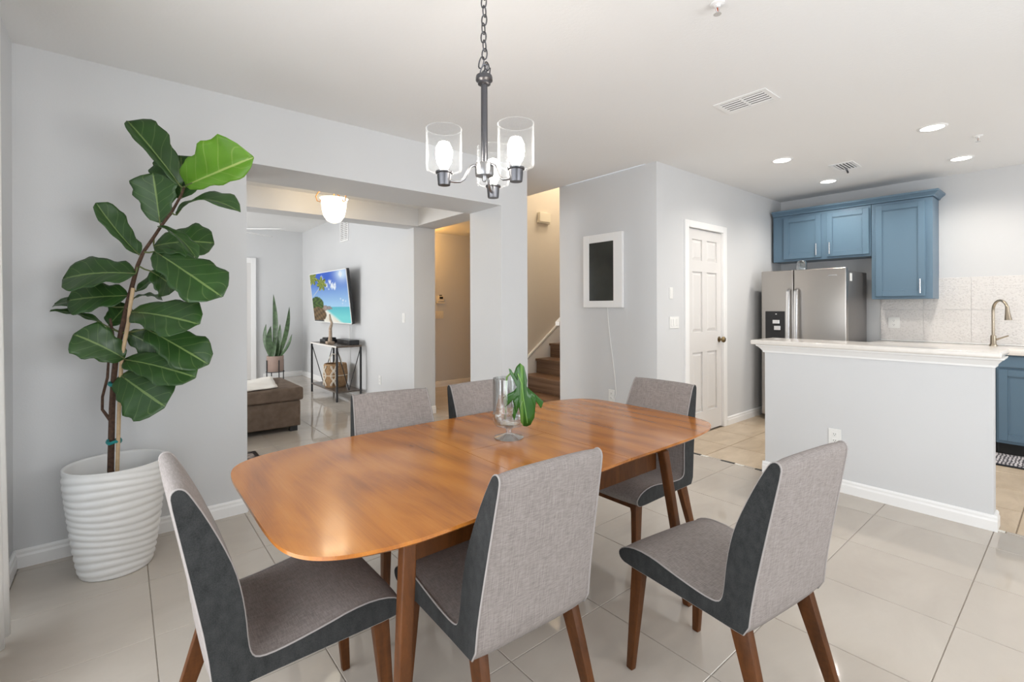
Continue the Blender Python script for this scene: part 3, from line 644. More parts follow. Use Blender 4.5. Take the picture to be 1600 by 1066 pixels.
# ------------------------------------------------------------------ hall pendant, living room
pd = thing('hall_ceiling_lamp', (1.475, 4.30, 2.389), 'lit frosted bell ceiling lamp with copper scroll arms in the hall', 'lamp')
part('canopy', lathe([(.065, 0), (.062, -.012), (.03, -.022), (.012, -.026)], 24, cap1=True), WEB, pd, smooth=True)
part('stem', tube([(0, 0, -.02), (0, 0, -.16)], .006, 8), WEB, pd, smooth=True)
part('shade', lathe([(.122, -.145), (.113, -.155), (.108, -.185), (.103, -.24), (.090, -.30), (.060, -.345), (.025, -.362), (.001, -.365)], 32), PENDLIT, pd, smooth=True, label='frosted white glass bell shade, lit')
for k in range(3):
    a = k*2*math.pi/3+.9; c, s = math.cos(a), math.sin(a)
    pts = [(.01, -.06), (.075, -.075), (.130, -.10), (.152, -.14), (.142, -.18), (.116, -.185), (.112, -.165)]
    pr_ = [(.165, -.095), (.135, -.08), (.122, -.096)]
    part('scroll_arm', join(tube([(c*r, s*r, z) for r, z in pts], .0045, 8), tube([(c*r, s*r, z) for r, z in pr_], .003, 8)), WEB, pd, smooth=True)
_l = bpy.data.lights.new('hall_bulb', 'POINT'); _l.energy = 9; _l.color = (1, .74, .44); _l.shadow_soft_size = .11; obj('hall_bulb', _l, pd, (0, 0, -.09))

fn = thing('ceiling_fan', (1.15, 7.51, 2.669), 'white ceiling fan with long blades in the living room', 'ceiling fan')
part('downrod', tube([(0, 0, 0), (0, 0, -.24)], .014, 10), WHITE, fn, smooth=True); part('canopy', lathe([(.07, 0), (.06, -.04), (.02, -.06)], 20), WHITE, fn, smooth=True)
part('motor', lathe([(.02, -.22), (.09, -.24), (.11, -.28), (.11, -.33), (.07, -.37), (.001, -.38)], 24), WHITE, fn, smooth=True)
for k in range(5):
    a = math.atan2(.567, .823)+k*2*math.pi/5; c, s = math.cos(a), math.sin(a)
    pl = [(.13, -.045), (.30, -.065), (.68, -.07), (.73, -.055), (.745, 0), (.73, .055), (.68, .07), (.30, .065), (.13, .045)]
    Vt = [(c*u-s*v, s*u+c*v, -.312+.12*v) for u, v in pl]; n = len(pl); Vb = [(x, y, z-.008) for x, y, z in Vt]
    bl = part('blade', (Vt+Vb, [tuple(range(n)), tuple(range(2*n-1, n-1, -1))]+[(i, n+i, n+(i+1) % n, (i+1) % n) for i in range(n)]), WHITE, fn)

wv_ = thing('wall_vent', (XC, 7.175, 2.27), 'tall white return vent high on the television wall', 'vent')
part('frame', join(bx(-.012, -.0005, -.17, -.145, 0, .34), bx(-.012, -.0005, .145, .17, 0, .34), bx(-.012, -.0005, -.145, .145, 0, .025), bx(-.012, -.0005, -.145, .145, .315, .34), bx(-.012, -.0005, -.01, .01, .025, .315)), WHITE, wv_)
part('backing', bx(-.003, -.0008, -.145, .145, .025, .315), plain('vent_shadow', (.35, .34, .33), .8), wv_)
for i in range(10):
    z = .035+.028*i; part('slat', join(bx(-.010, -.003, -.145, -.01, z, z+.014), bx(-.010, -.003, .01, .145, z, z+.014)), WHITE, wv_)

# television with a beach picture (flat print held in a colour attribute on the screen grid)
tv = thing('television', (2.50, 7.40, 1.03), 'wall-mounted television showing a blue beach scene with palms', 'television')
TW, TH = 1.66, .79; tilt = math.atan2(.085, TH)
def tvp(d, y, z):   # d = depth behind the screen plane, y across, z up along the panel
    return (-math.sin(tilt)*z+math.cos(tilt)*d, y, math.cos(tilt)*z+math.sin(tilt)*d)
def tvbox(d0, d1, y0, y1, z0, z1): return [tvp(a, b, c) for a, b, c in bx(d0, d1, y0, y1, z0, z1)[0]], bx(0, 1, 0, 1, 0, 1)[1]
part('cabinet', tvbox(.002, .045, -TW/2, TW/2, 0, TH), BLACKP, tv, bevel=.004)
part('bezel', join(tvbox(-.004, .003, -TW/2, -TW/2+.012, 0, TH), tvbox(-.004, .003, TW/2-.012, TW/2, 0, TH), tvbox(-.004, .003, -TW/2, TW/2, TH-.012, TH), tvbox(-.004, .003, -TW/2, TW/2, 0, .014)), PLASTIC, tv)
part('wall_mount', join(tvbox(.045, .10, -.2, .2, .25, .55)), BLACK, tv)
gx, gz = 96, 64; V = []; cols = []
def beach(u, v):   # u 0..1 left to right in the picture, v 0..1 bottom to top
    import math as m
    h = .30
    def mix(a, b, t): t = max(0, min(1, t)); return tuple(p*(1-t)+q*t for p, q in zip(a, b))
    sky = mix((.42, .70, .95), (.035, .13, .62), (v-h)/(1-h)*1.25)
    c = sky
    c = mix(c, (.62, .80, 1.0), m.exp(-((u-.9)**2/.03+(v-.93)**2/.02))*1.1)
    for (a, b, r, k) in ((.40, .82, .05, .8), (.47, .74, .04, .9), (.62, .72, .05, 1), (.57, .80, .04, .9), (.68, .68, .035, 1), (.70, .74, .03, .9), (.52, .66, .015, .8), (.86, .43, .018, .9), (.80, .46, .014, .8), (.92, .41, .013, .7), (.84, .37, .012, .7), (.86, .93, .05, 1), (.35, .9, .04, .7)):
        d = ((u-a)**2+((v-b)*.8)**2)/(r*r)*(1+.5*m.sin(u*90)*m.sin(v*70))
        if d < 1.2: c = mix(c, (.88, .94, 1.0), k*(1.2-d))
    if v < h:
        c = mix((.10, .52, .62), (.20, .72, .72), (h-v)/h*1.6)
        edge = .50+.55*max(0, (.2-v))*1.2
        s = .28+(h-.04-v)*-.1
        sand_r = .36+.9*(h-.06-v)*1.7 if v < h-.06 else .30
        if u < sand_r: c = mix((.84, .80, .68), (.93, .90, .80), m.sin(u*25+v*17)*.5+.5)
        elif u < sand_r+.10: c = mix((.75, .90, .82), c, (u-sand_r)/.10)
    # rocks
    for (a, b, rx, rz, col) in ((.36, .285, .09, .055, (.42, .34, .31)), (.47, .285, .06, .04, (.36, .30, .28)), (.27, .26, .07, .06, (.45, .36, .28)), (.52, .275, .04, .025, (.33, .29, .28))):
        d = ((u-a)/rx)**2+((v-b)/rz)**2
        if d < 1: c = mix(col, tuple(x*.5 for x in col), d*.8+.3*m.sin(u*120)*m.sin(v*90))
    if ((u-.13)/.20)**2+((v-.37)/.15)**2 < 1: c = mix((.012, .04, .008), (.09, .17, .02), .5+.5*m.sin(u*43+3*m.sin(v*37)))
    if ((u-.14)/.24)**2+((v-.15)/.15)**2 < 1: c = mix((.05, .03, .012), (.27, .17, .08), .5+.5*m.sin(u*47)*m.sin(v*53+u*21))
    if v < .03 and u < .3: c = (.10, .11, .13)
    # palm fronds
    for (a, b, R) in ((.07, .92, .16), (.33, .78, .15)):
        dx, dz = u-a, v-b; r = m.hypot(dx, dz); an = m.atan2(dz, dx)
        if r < R*(.55+.45*abs(m.cos(an*3.5+1))): c = mix((.03, .09, .012), (.40, .45, .06), .5+.5*m.sin(an*11+r*30))
    if abs((v-.54)-(u-.05)*.75) < .008 and .04 < u < .26: c = (.62, .66, .62)
    return c
for j in range(gz+1):
    for i in range(gx+1):
        y = TW/2-.012-(TW-.024)*i/gx; z = .014+(TH-.026)*j/gz; V.append(tvp(-.002, y, z)); cols.append(beach(i/gx, j/gz))
Fc = [(j*(gx+1)+i, j*(gx+1)+i+1, (j+1)*(gx+1)+i+1, (j+1)*(gx+1)+i) for j in range(gz) for i in range(gx)]
me = mesh_data('screen', (V, Fc), None, recalc=False); ca = me.color_attributes.new('picture', 'FLOAT_COLOR', 'POINT')
for i, c in enumerate(cols): ca.data[i].color = (c[0], c[1], c[2], 1)
m, nt, b = newmat('lit_screen'); at_ = N(nt, 'ShaderNodeAttribute'); at_.attribute_name = 'picture'; setc(b, (.004, .004, .004)); b.inputs['Roughness'].default_value = .35; b.inputs['Specular IOR Level'].default_value = .1
nt.links.new(at_.outputs['Color'], b.inputs['Emission Color']); b.inputs['Emission Strength'].default_value = .78; me.materials.append(m); obj('screen', me, tv)
tag(obj('television_cable', mesh_data('television_cable', tube([(2.6, 6.95, 1.10), (2.605, 6.95, .9), (2.608, 6.94, .6), (2.606, 6.93, .32)], .005, 6), PLASTIC, smooth=True)), 'grey cable dropping from the television behind the console', 'cable')

# console table under the television
cs = thing('console_table', (2.38, 6.9, 0), 'narrow black metal console table with V braces below the television', 'console table')
x0, x1, y0, y1 = 2.205, 2.555, 6.36, 7.46; q = .024
for x in (x0, x1-q):
    for y in (y0, y1-q): world_part('leg', bx(x, x+q, y, y+q, 0, .725), BLACK, cs, bevel=.002)
world_part('top_shelf', bx(x0, x1, y0, y1, .725, .75), plain('console_wood', (.12, .09, .07), .25, var=.2), cs, bevel=.002)
world_part('edge_strip', bx(x0-.004, x0, y0, y1, .727, .748), plain('pale_edge', (.75, .72, .68), .4), cs)
world_part('lower_shelf', bx(x0+.004, x1-.004, y0+.004, y1-.004, .115, .135), plain('console_wood_low', (.10, .08, .065), .3, var=.2), cs, bevel=.002)
for yy in (y0+.012, y1-.012):
    xm = (x0+x1)/2
    for xa in (x0+.012, x1-.012): world_part('brace', tube([(xa, yy, .72), (xm, yy, .14)], .006, 6), BLACK, cs)
br = thing('branch_sculpture', (2.29, 6.86, .7505), 'pale driftwood branch standing upright on the console table', 'sculpture')
part('base', bx(-.05, .05, -.05, .05, 0, .035), BRANCHW, br, bevel=.008); part('branch', tube([(0, 0, .03), (.01, .01, .12), (0, -.02, .22), (.01, -.05, .29), (0, -.01, .36), (0, .01, .42)], [.030, .024, .022, .018, .016, .010], 10), BRANCHW, br, smooth=True)
cb = thing('cable_box', (2.465, 6.64, .7505), 'long black media box on the right of the console top', 'media box')
part('body', bx(-.07, .07, -.24, .24, 0, .065), BLACKP, cb, bevel=.004); part('display', bx(-.073, -.069, -.18, -.02, .02, .045), GUN, cb)
cb2 = thing('game_console', (2.40, 7.22, .7505), 'low black media device on the left of the console top', 'media box')
part('body', bx(-.10, .10, -.13, .13, 0, .045), BLACKP, cb2, bevel=.010); part('lid', bx(-.07, .07, -.10, .10, .045, .07), BLACKP, cb2, bevel=.008)

def weave():
    m, nt, b = newmat('woven_jute'); b.inputs['Roughness'].default_value = .9
    w1_ = N(nt, 'ShaderNodeTexWave', bands_direction='Z'); w1_.inputs['Scale'].default_value = 30; w1_.inputs['Distortion'].default_value = 3; w1_.inputs['Detail'].default_value = 2
    nt.links.new(coords(nt), w1_.inputs['Vector'])
    f = noise(nt, coords(nt), 40, 3); a = N(nt, 'ShaderNodeMath', operation='MULTIPLY'); nt.links.new(w1_.outputs['Fac'], a.inputs[0]); nt.links.new(f, a.inputs[1])
    nt.links.new(ramp(nt, a.outputs[0], [(.05, (.20, .11, .05)), (.5, (.50, .32, .17))]), b.inputs['Base Color']); bump(nt, b, a.outputs[0], .8, .006); return m
JUTE = weave(); YARN = plain('cream_yarn', (.72, .66, .56), .9)
bs = thing('woven_basket', (2.37, 6.87, .1355), 'round woven basket with cream crosshatch yarn on the console lower shelf', 'basket')
part('body', lathe([(.001, .001), (.14, .002), (.162, .06), (.168, .18), (.158, .30), (.150, .33), (.142, .33), (.150, .29), (.155, .10), (.13, .03), (.001, .025)], 32), JUTE, bs, smooth=True)
for k in range(3):
    a0 = math.pi+.15+(k-1)*.95
    def rim(a, z): r = .170 if .05 < z < .28 else .164; return (r*math.cos(a), r*math.sin(a), z)
    for sgn in (-1, 1):
        for off in (-.05, .05):
            part('yarn', tube([rim(a0+off+sgn*.22*math.cos(math.pi*t/6), .03+.28*t/12) for t in range(13)], .0055, 6), YARN, bs, smooth=True)
part('yarn', tube([rim(2*math.pi*i/40, .17) for i in range(40)], .005, 6, closed=True), YARN, bs, smooth=True)
for s in (-1, 1): part('handle', tube([(-.02, s*.15+.0, .31), (-.03, s*.155, .40), (-.01, s*.10, .455), (.02, s*.08, .455), (.04, s*.10, .40), (.04, s*.145, .32)], .008, 8), YARN, bs, smooth=True)

# snake plant
sp = thing('snake_plant', (2.06, 8.98, 0), 'tall snake plant in a taupe pot on a black stand by the far wall', 'potted plant')
part('pot', lathe([(.001, .16), (.12, .16), (.13, .175), (.135, .43), (.125, .43), (.12, .40), (.001, .39)], 28), TERRA, sp, smooth=True)
for k in range(4):
    a = k*math.pi/2+.2; part('stand_leg', tube([(.142*math.cos(a), .142*math.sin(a), 0), (.142*math.cos(a), .142*math.sin(a), .36)], .009, 8), BLACK, sp)
part('stand_ring', tube([(.142*math.cos(2*math.pi*i/28), .142*math.sin(2*math.pi*i/28), .155) for i in range(28)], .007, 6, closed=True), BLACK, sp)
def blade(base, tip, w, bend, mat, parent, name='leaf', tw=.0):
    B, T = Vector(base), Vector(tip); V, Fc = [], []; n = 9
    side0 = Vector((math.cos(tw-1.35), math.sin(tw-1.35), 0))
    for i in range(n+1):
        t = i/n; p = B.lerp(T, t)+Vector(bend)*math.sin(math.pi*t)
        ww = 1.5*w*(.55+.9*t-1.45*t**3)*(1 if t < 1 else 0)+.001
        side = Quaternion((0, 0, 1), .35*t) @ side0; nrm = side.cross((T-B).normalized())
        for s, dn in ((-1, .0), (0, .010), (1, .0), (0, .004)): V.append(tuple(p+side*(ww*s)-nrm*dn*(1 if s == 0 else 1)+(nrm*.003 if s != 0 else Vector())))
    for i in range(n):
        for k in range(4): Fc.append((4*i+k, 4*i+(k+1) % 4, 4*i+4+(k+1) % 4, 4*i+4+k))
    Fc += [(3, 2, 1, 0), tuple(4*n+k for k in range(4))]
    return part(name, (V, Fc), mat, parent, smooth=True)
for b_, t_, w_, bd, tw in [((-.02, 0, .39), (-.02, .02, 1.50), .035, (.03, 0, 0), .7), ((.05, -.01, .39), (.20, -.13, 1.28), .030, (.03, -.03, 0), .9), ((-.06, .02, .39), (-.12, .10, .98), .03, (-.05, .02, 0), .4), ((-.03, -.03, .39), (-.06, .03, .95), .04, (-.05, 0, 0), 1.0),
    ((.02, -.03, .39), (.07, -.05, .98), .032, (.01, 0, 0), .5), ((.0, .0, .39), (.04, .0, .80), .04, (0, 0, 0), 1.2), ((.05, -.04, .39), (.23, -.17, .80), .028, (.02, -.02, -.02), .2), ((.03, .03, .39), (.02, .05, 1.12), .012, (.02, 0, 0), .3), ((-.05, -.05, .39), (-.02, -.06, .76), .03, (0, 0, 0), .8)]:
    blade(b_, t_, w_, bd, SNAKE, sp, tw=tw)

# ottoman with throw
ot = thing('ottoman', (.9, 5.6, 0), 'brown upholstered storage ottoman by the living room opening', 'ottoman')
world_part('base_box', bx(.33, 1.425, 5.165, 6.02, .055, .315), OTTO, ot, bevel=.015, seg=3, smooth=True)
world_part('cushion', bx(.31, 1.45, 5.145, 6.04, .318, .450), OTTO, ot, bevel=.028, seg=4, smooth=True)
for x in (.36, 1.33):
    for y in (5.19, 5.93): world_part('foot', bx(x, x+.07, y, y+.07, 0, .055), BLACKP, ot)
V, Fc = [], []; nx, ny = 26, 22
for j in range(ny+1):
    for i in range(nx+1):
        u, v = i/nx, j/ny; x = .32+1.02*u-.12*(1-v)*u; y = 5.20+.78*v+.03*math.sin(u*7); z = .456+.008*math.sin(u*16+v*5)*math.sin(v*11+u*4)+.004
        V.append((x, y, max(.4515, z)))
for j in range(ny):
    for i in range(nx): q = j*(nx+1)+i; Fc.append((q, q+1, q+nx+2, q+nx+1))
o = tag(obj('throw_blanket', mesh_data('throw_blanket', (V, Fc), BLANKET, smooth='all')), 'cream throw blanket spread over the brown ottoman', 'blanket'); sm = o.modifiers.new('thick', 'SOLIDIFY'); sm.thickness = .008; sm.offset = 1
RUGP = mat_pattern('dark_rug_pattern', (.02, .016, .016), (.10, .07, .06), (.42, .36, .32), 16)
rg = thing('small_rug', (.5, 4.3, 0), 'dark patterned rug in the hall, cut off by the wall edge', 'rug')
world_part('border', bx(.02, .907, 3.90, 4.67, .0005, .007), BLACKP, rg, bevel=.002); world_part('field', bx(.06, .872, 3.94, 4.635, .007, .009), RUGP, rg)

# ------------------------------------------------------------------ dining table
TX, TY, TZ, TA, TB = 1.228, 1.497, .72, .958, .497
def outline(n=6.2, m=360):
    P = []
    for k in range(m):
        a = 2*math.pi*k/m; c, s = math.cos(a), math.sin(a)
        P.append((TA*math.copysign(abs(c)**(2/n), c), TB*math.copysign(abs(s)**(2/n), s)))
    return P
def clip(poly, axis, val, keep):   # keep = +1 keeps coordinate > val
    out = []
    for i in range(len(poly)):
        p, q = poly[i], poly[(i+1) % len(poly)]; a, b = (p[axis]-val)*keep, (q[axis]-val)*keep
        if a >= 0: out.append(p)
        if (a > 0 > b) or (a < 0 < b):
            t = a/(a-b); out.append((p[0]+(q[0]-p[0])*t, p[1]+(q[1]-p[1])*t))
    return out
tb = thing('dining_table', (TX, TY, 0), 'extended walnut dining table with rounded boat-shaped top', 'dining table')
OUT = outline()
g = .0010; sA, sB, sC = 1.007-TX, 1.425-TX, 1.502-TY
def top_piece(name, poly):
    n = len(poly); inn = []; tp = lambda x, y: y*(1-.105*min(1, max(0, (x+TX-.55)/.8))) if y < 0 else y
    for (x, y) in poly:   # under-bevelled edge on the outer rim
        ox = abs(abs(x/TA)**6.2+abs(y/TB)**6.2-1) < .02
        inn.append((x*(.975 if ox else 1), y*(.955 if ox else 1)))
    z1, zm, z0 = TZ, TZ-.009, TZ-.024
    V = [(x, tp(x, y), z1) for x, y in poly]+[(x, tp(x, y), zm) for x, y in poly]+[(x, tp(x, y), z0) for x, y in inn]
    Fc = [tuple(range(n)), tuple(range(3*n-1, 2*n-1, -1))]
    for i in range(n):
        j = (i+1) % n; Fc += [(i, n+i, n+j, j), (n+i, 2*n+i, 2*n+j, n+j)]
    return part(name, (V, Fc), TABLEW, tb)
top_piece('tabletop', clip(OUT, 0, sA-g, -1)); top_piece('tabletop', clip(OUT, 0, sB+g, 1))
mid = clip(clip(OUT, 0, sA+g, 1), 0, sB-g, -1)
top_piece('extension_leaf', clip(mid, 1, sC-g, -1)); top_piece('extension_leaf', clip(mid, 1, sC+g, 1))
for x0, x1, y0, y1 in ((.575, 1.66, 1.105, 1.117), (.60, 1.66, 1.878, 1.90), (.80, .822, 1.117, 1.878), (1.50, 1.522, 1.117, 1.878)):
    part('apron', shift(bx(x0, x1, y0, y1, .615, TZ-.0245), (-TX, -TY, 0)), LEGW, tb, bevel=.002)
for p0, p1 in (((.548, 1.075, TZ-.0245), (.500, 1.045, 0)), ((1.666, 1.080, TZ-.0245), (1.858, 1.085, 0)), ((.548, 1.915, TZ-.0245), (.500, 1.945, 0)), ((1.666, 1.915, TZ-.0245), (1.858, 1.91, 0))):
    part('leg', shift(taper(p0, p1, .036, .034, .034, .032), (-TX, -TY, 0)), LEGW, tb, bevel=.006, seg=3, smooth=True)

# ------------------------------------------------------------------ chairs
PROF = [(0, .376), (-.013, .49), (-.037, .62), (-.064, .76), (-.079, .838), (-.078, .854), (-.068, .862), (-.055, .858), (-.044, .843), (-.015, .788), (.018, .715), (.043, .650), (.057, .590), (.065, .530), (.069, .470), (.075, .440), (.088, .425), (.115, .420),
        (.167, .423), (.25, .434), (.32, .446), (.385, .447), (.435, .436), (.464, .418), (.472, .402), (.462, .386), (.44, .380), (.30, .379), (.15, .377), (.05, .375)]
def chaikin(P, k=1):
    for _ in range(k):
        Q = []
        for i in range(len(P)):
            p, q = P[i], P[(i+1) % len(P)]; Q += [(p[0]*.75+q[0]*.25, p[1]*.75+q[1]*.25), (p[0]*.25+q[0]*.75, p[1]*.25+q[1]*.75)]
        P = Q
    return P
def cw(y, z):   # half width of the chair body
    return .200-.022*max(0, min(1, (z-.44)/.42)) + .006*max(0, min(1, (y-.1)/.3))
def make_chair():
    root = thing('dining_chair', (0, 0, 0), 'x', 'chair', 'matching dining chairs around the walnut table')
    P = chaikin(PROF, 1); n = len(P); NX = 8; V, Fc = [], []
    for i, (y, z) in enumerate(P):
        a, b = P[i-1], P[(i+1) % n]; t = Vector((b[0]-a[0], b[1]-a[1])).normalized(); nr = Vector((-t.y, t.x))*-1
        w = cw(y, z)
        for k in range(NX+1):
            s = 2*k/NX-1; bul = .005*(1-s**4); V.append((s*w, y-nr.x*bul*-1*(-1), z-nr.y*bul*-1*(-1)) if False else (s*w, y+nr.x*bul*-1, z+nr.y*bul*-1))
    for i in range(n):
        j = (i+1) % n
        for k in range(NX): Fc.append((i*(NX+1)+k, j*(NX+1)+k, j*(NX+1)+k+1, i*(NX+1)+k+1))
    part('upholstery', (V, Fc), FAB_L, root, smooth='all', label='light grey upholstery wrapping seat and back')
    for s in (-1, 1):
        me = bpy.data.meshes.new('side_panel'); bm = bmesh.new()
        vs_ = [bm.verts.new((s*cw(y, z), y, z)) for y, z in P]; f = bm.faces.new(vs_)
        r = bmesh.ops.inset_region(bm, faces=[f], thickness=.010, depth=0, use_even_offset=True)
        for v in f.verts: v.co.x += s*.005
        bmesh.ops.recalc_face_normals(bm, faces=bm.faces); bm.normal_update()
        f = max(bm.faces, key=lambda q: q.calc_area())
        if f.normal.x*s < 0:
            for q in bm.faces: q.normal_flip()
        bmesh.ops.triangulate(bm, faces=[q for q in bm.faces if len(q.verts) > 4])
        bm.to_mesh(me); bm.free(); me.materials.append(FAB_D); o = obj('side_panel', me, root); o['label'] = 'charcoal fabric side panel'
        part('piping', tube([(s*(cw(y, z)+.001), y, z) for y, z in P], .0032, 6, closed=True), PIPE, root, smooth='all')
        part('leg', taper((s*.165, .415, .382), (s*.180, .445, 0), .030, .022, .050, .026), LEGW, root, bevel=.004, seg=2, smooth=True)
        part('leg', taper((s*.165, .045, .377), (s*.186, -.075, 0), .030, .022, .058, .028), LEGW, root, bevel=.004, seg=2, smooth=True)
    part('rail', bx(-.16, .16, .40, .42, .342, .379), LEGW, root, bevel=.003); part('rail', bx(-.16, .16, .085, .105, .345, .376), LEGW, root, bevel=.003)
    for s in (-1, 1): part('rail', bx(s*.16-.009, s*.16+.009, .06, .39, .350, .377), LEGW, root)
    return root
CH = [((.161, 1.479), -89.7, 'grey dining chair at the left end of the table beside the potted fig'),
      ((.882, .970), -2.1, 'grey dining chair on the near side, pushed in with its back to the camera'),
      ((1.501, .559), -7.3, 'grey dining chair on the near right, pulled away from the table'),
      ((2.222, 1.475), 90.3, 'grey dining chair at the far right end of the table near the pantry door'),
      ((.994, 2.079), 171.7, 'grey dining chair on the far side, before the opening to the living room'),
      ((1.497, 2.05), 180.0, 'grey dining chair on the far side, partly hidden behind the glass vase')]
proto = make_chair()
for i, (p, r, lab) in enumerate(CH):
    o = proto if i == 0 else copy_tree(proto)
    o.location = (p[0], p[1], 0.0); o.rotation_euler = (0, 0, math.radians(r)); o['label'] = lab

# ------------------------------------------------------------------ vase with monstera leaf
vz = thing('glass_vase', (1.254, 1.546, TZ), 'clear footed glass vase with water on the walnut table', 'vase')
part('foot', lathe([(.001, .004), (.055, .0005), (.062, .001), (.062, .004), (.030, .012), (.013, .020), (.012, .036), (.020, .046), (.001, .046)], 36), GLASS, vz, smooth=True)
part('cylinder', lathe([(.001, .046), (.030, .046), (.058, .054), (.066, .068), (.067, .09), (.067, .250), (.0645, .250), (.0645, .09), (.062, .072), (.05, .060), (.001, .054)], 44), GLASS, vz, smooth=True)
part('water', lathe([(.001, .056), (.048, .062), (.060, .074), (.0625, .092), (.0625, .112), (.001, .112)], 36), WATER, vz, smooth=True)
mo = thing('monstera_leaf', (1.27, 1.53, TZ+.09), 'single split monstera leaf drooping over the vase rim', 'leaf')
oc = (1.295, 1.512, .90)
OUTL = [(1.2898,1.5167,1.0422),(1.2794,1.5252,1.0289),(1.2773,1.5270,0.9993),(1.2813,1.5236,0.9724),(1.2710,1.5321,0.9940),(1.2607,1.5406,1.0155),(1.2545,1.5457,1.0182),(1.2586,1.5424,0.9967),(1.2710,1.5322,0.9698),(1.2792,1.5254,0.9456),(1.2709,1.5323,0.9295),(1.2522,1.5477,0.9161),(1.2355,1.5614,0.9001),(1.2376,1.5597,0.8813),(1.2417,1.5563,0.8598),(1.2521,1.5478,0.8705),(1.2666,1.5358,0.8919),(1.2812,1.5238,0.9106),(1.2874,1.5186,0.9133),(1.2770,1.5272,0.8919),(1.2686,1.5341,0.8596),(1.2665,1.5359,0.8274),(1.2706,1.5325,0.8086),(1.2768,1.5273,0.8327),(1.2852,1.5204,0.8650),(1.2957,1.5118,0.8918),(1.2998,1.5084,0.8944),(1.2935,1.5136,0.8649),(1.2893,1.5171,0.8327),(1.2913,1.5154,0.8058),(1.2995,1.5086,0.7897),(1.3099,1.5001,0.7869),(1.3224,1.4899,0.7923),(1.3349,1.4795,0.8218),(1.3370,1.4778,0.8540),(1.3288,1.4845,0.8863),(1.3227,1.4896,0.9078),(1.3351,1.4794,0.8943),(1.3454,1.4709,0.8754),(1.3557,1.4624,0.8539),(1.3599,1.4590,0.8646),(1.3641,1.4555,0.8807),(1.3537,1.4640,0.8942),(1.3393,1.4759,0.9131),(1.3227,1.4896,0.9320),(1.3103,1.4998,0.9481),(1.3124,1.4980,0.9723),(1.3084,1.5014,0.9992),(1.3022,1.5064,1.0288)]
_toc = Vector((-.636, -.772, 0)); _rt = Vector((.772, -.636, 0))
def monst(p):
    p = Vector(p); u = (p-Vector(oc)).dot(_rt); z = p.z
    off = .085+.35*(.92-z)*0 - 1.3*abs(u)**1.5 + .10*max(0, z-.95)*-1 - .35*max(0, .88-z)**1.2*0
    return p+_toc*off
me = bpy.data.meshes.new('blade'); bm = bmesh.new(); uvl = bm.loops.layers.uv.new('UVMap')
f = bm.faces.new([bm.verts.new(p) for p in OUTL]); bmesh.ops.triangulate(bm, faces=[f])
for _ in range(2): bmesh.ops.subdivide_edges(bm, edges=bm.edges[:], cuts=1, use_grid_fill=True)
for f in bm.faces:
    for l in f.loops:
        u = (l.vert.co-Vector(oc)).dot(_rt); l[uvl].uv = (.5+u*4, (l.vert.co.z-.78)/.27)
for v in bm.verts: v.co = monst(v.co)-mo.location
bm.normal_update()
if sum((f.normal.dot(_toc) for f in bm.faces)) < 0: bmesh.ops.reverse_faces(bm, faces=bm.faces)
bm.to_mesh(me); bm.free(); me.materials.append(MONST)
for p in me.polygons: p.use_smooth = True
o = obj('blade', me, mo); sm = o.modifiers.new('thick', 'SOLIDIFY'); sm.thickness = .0015
stem = [(1.245, 1.555, .80), (1.243, 1.552, .90), (1.243, 1.545, .975), (1.250, 1.525, .995), (1.262, 1.490, .985), (1.268, 1.462, .965)]
part('stem', shift(tube(stem, .004, 8), tuple(-mo.location)), plain('leaf_stem_green', (.16, .30, .06), .5), mo, smooth=True)
rib = [monst((1.283, 1.522, 1.0)), monst((1.295, 1.512, .96)), monst((1.300, 1.508, .90)), monst((1.308, 1.502, .84)), monst((1.312, 1.498, .80))]
part('midrib', shift(tube([tuple(p+_toc*.002) for p in rib], [.003, .003, .0025, .002, .001], 6), tuple(-mo.location)), plain('midrib_green', (.14, .30, .06), .5), mo, smooth=True)

# ------------------------------------------------------------------ chandelier
cx_, cy_ = 1.065, 1.455
cl = thing('chandelier', (cx_, cy_, 1.75), 'three-arm nickel chandelier with clear glass cylinder shades over the table', 'chandelier')
zz = lambda z: z-1.75
part('ceiling_canopy', lathe([(.065, zz(H-.0005)), (.064, zz(H-.012)), (.03, zz(H-.028)), (.012, zz(H-.034))], 28, cap1=True), GUN, cl, smooth=True)
# chain: alternating oval links
def link(z, ang, dx=0, dy=0, h=.040, w=.011, tiltx=0):
    pts = []
    for k in range(16):
        a = 2*math.pi*k/16; u = w*math.cos(a); v = h/2*math.sin(a); v = math.copysign(min(abs(v)*1.15, h/2), v)
        p = Vector((u*math.cos(ang), u*math.sin(ang), v)); p = Matrix.Rotation(tiltx, 3, 'X') @ p
        pts.append((p.x+dx, p.y+dy, zz(z)+p.z))
    part('chain_link', tube(pts, .0026, 6, closed=True), GUN, cl, smooth=True)
z = H-.045; k = 0
while z > 2.205:
    link(z, .4+(k % 2)*math.pi/2, .002*math.sin(k*1.7), .002*math.cos(k)); z -= .0325; k += 1
for i, (dx, dy, a, t) in enumerate([(-.010, .004, .2, .5), (.010, -.003, 1.5, -.6), (.012, .006, .6, .3), (-.006, -.006, 2.2, .9), (.018, -.01, 1.0, .2)]): link(2.195-.010*i, a, dx, dy, tiltx=t)
part('loop_knob', lathe([(.006, zz(2.165)), (.010, zz(2.158)), (.008, zz(2.150)), (.030, zz(2.146)), (.032, zz(2.138)), (.032, zz(2.128)), (.024, zz(2.122)), (.024, zz(2.114)), (.012, zz(2.110))], 24), GUN, cl, smooth=True)
part('stem', tube([(0, 0, zz(2.118)), (0, 0, zz(1.80))], .0125, 18), GUN, cl, smooth=True)
part('hub', lathe([(.001, zz(1.812)), (.034, zz(1.812)), (.036, zz(1.808)), (.036, zz(1.772)), (.034, zz(1.766)), (.001, zz(1.766))], 32), NICKEL, cl, smooth=True)
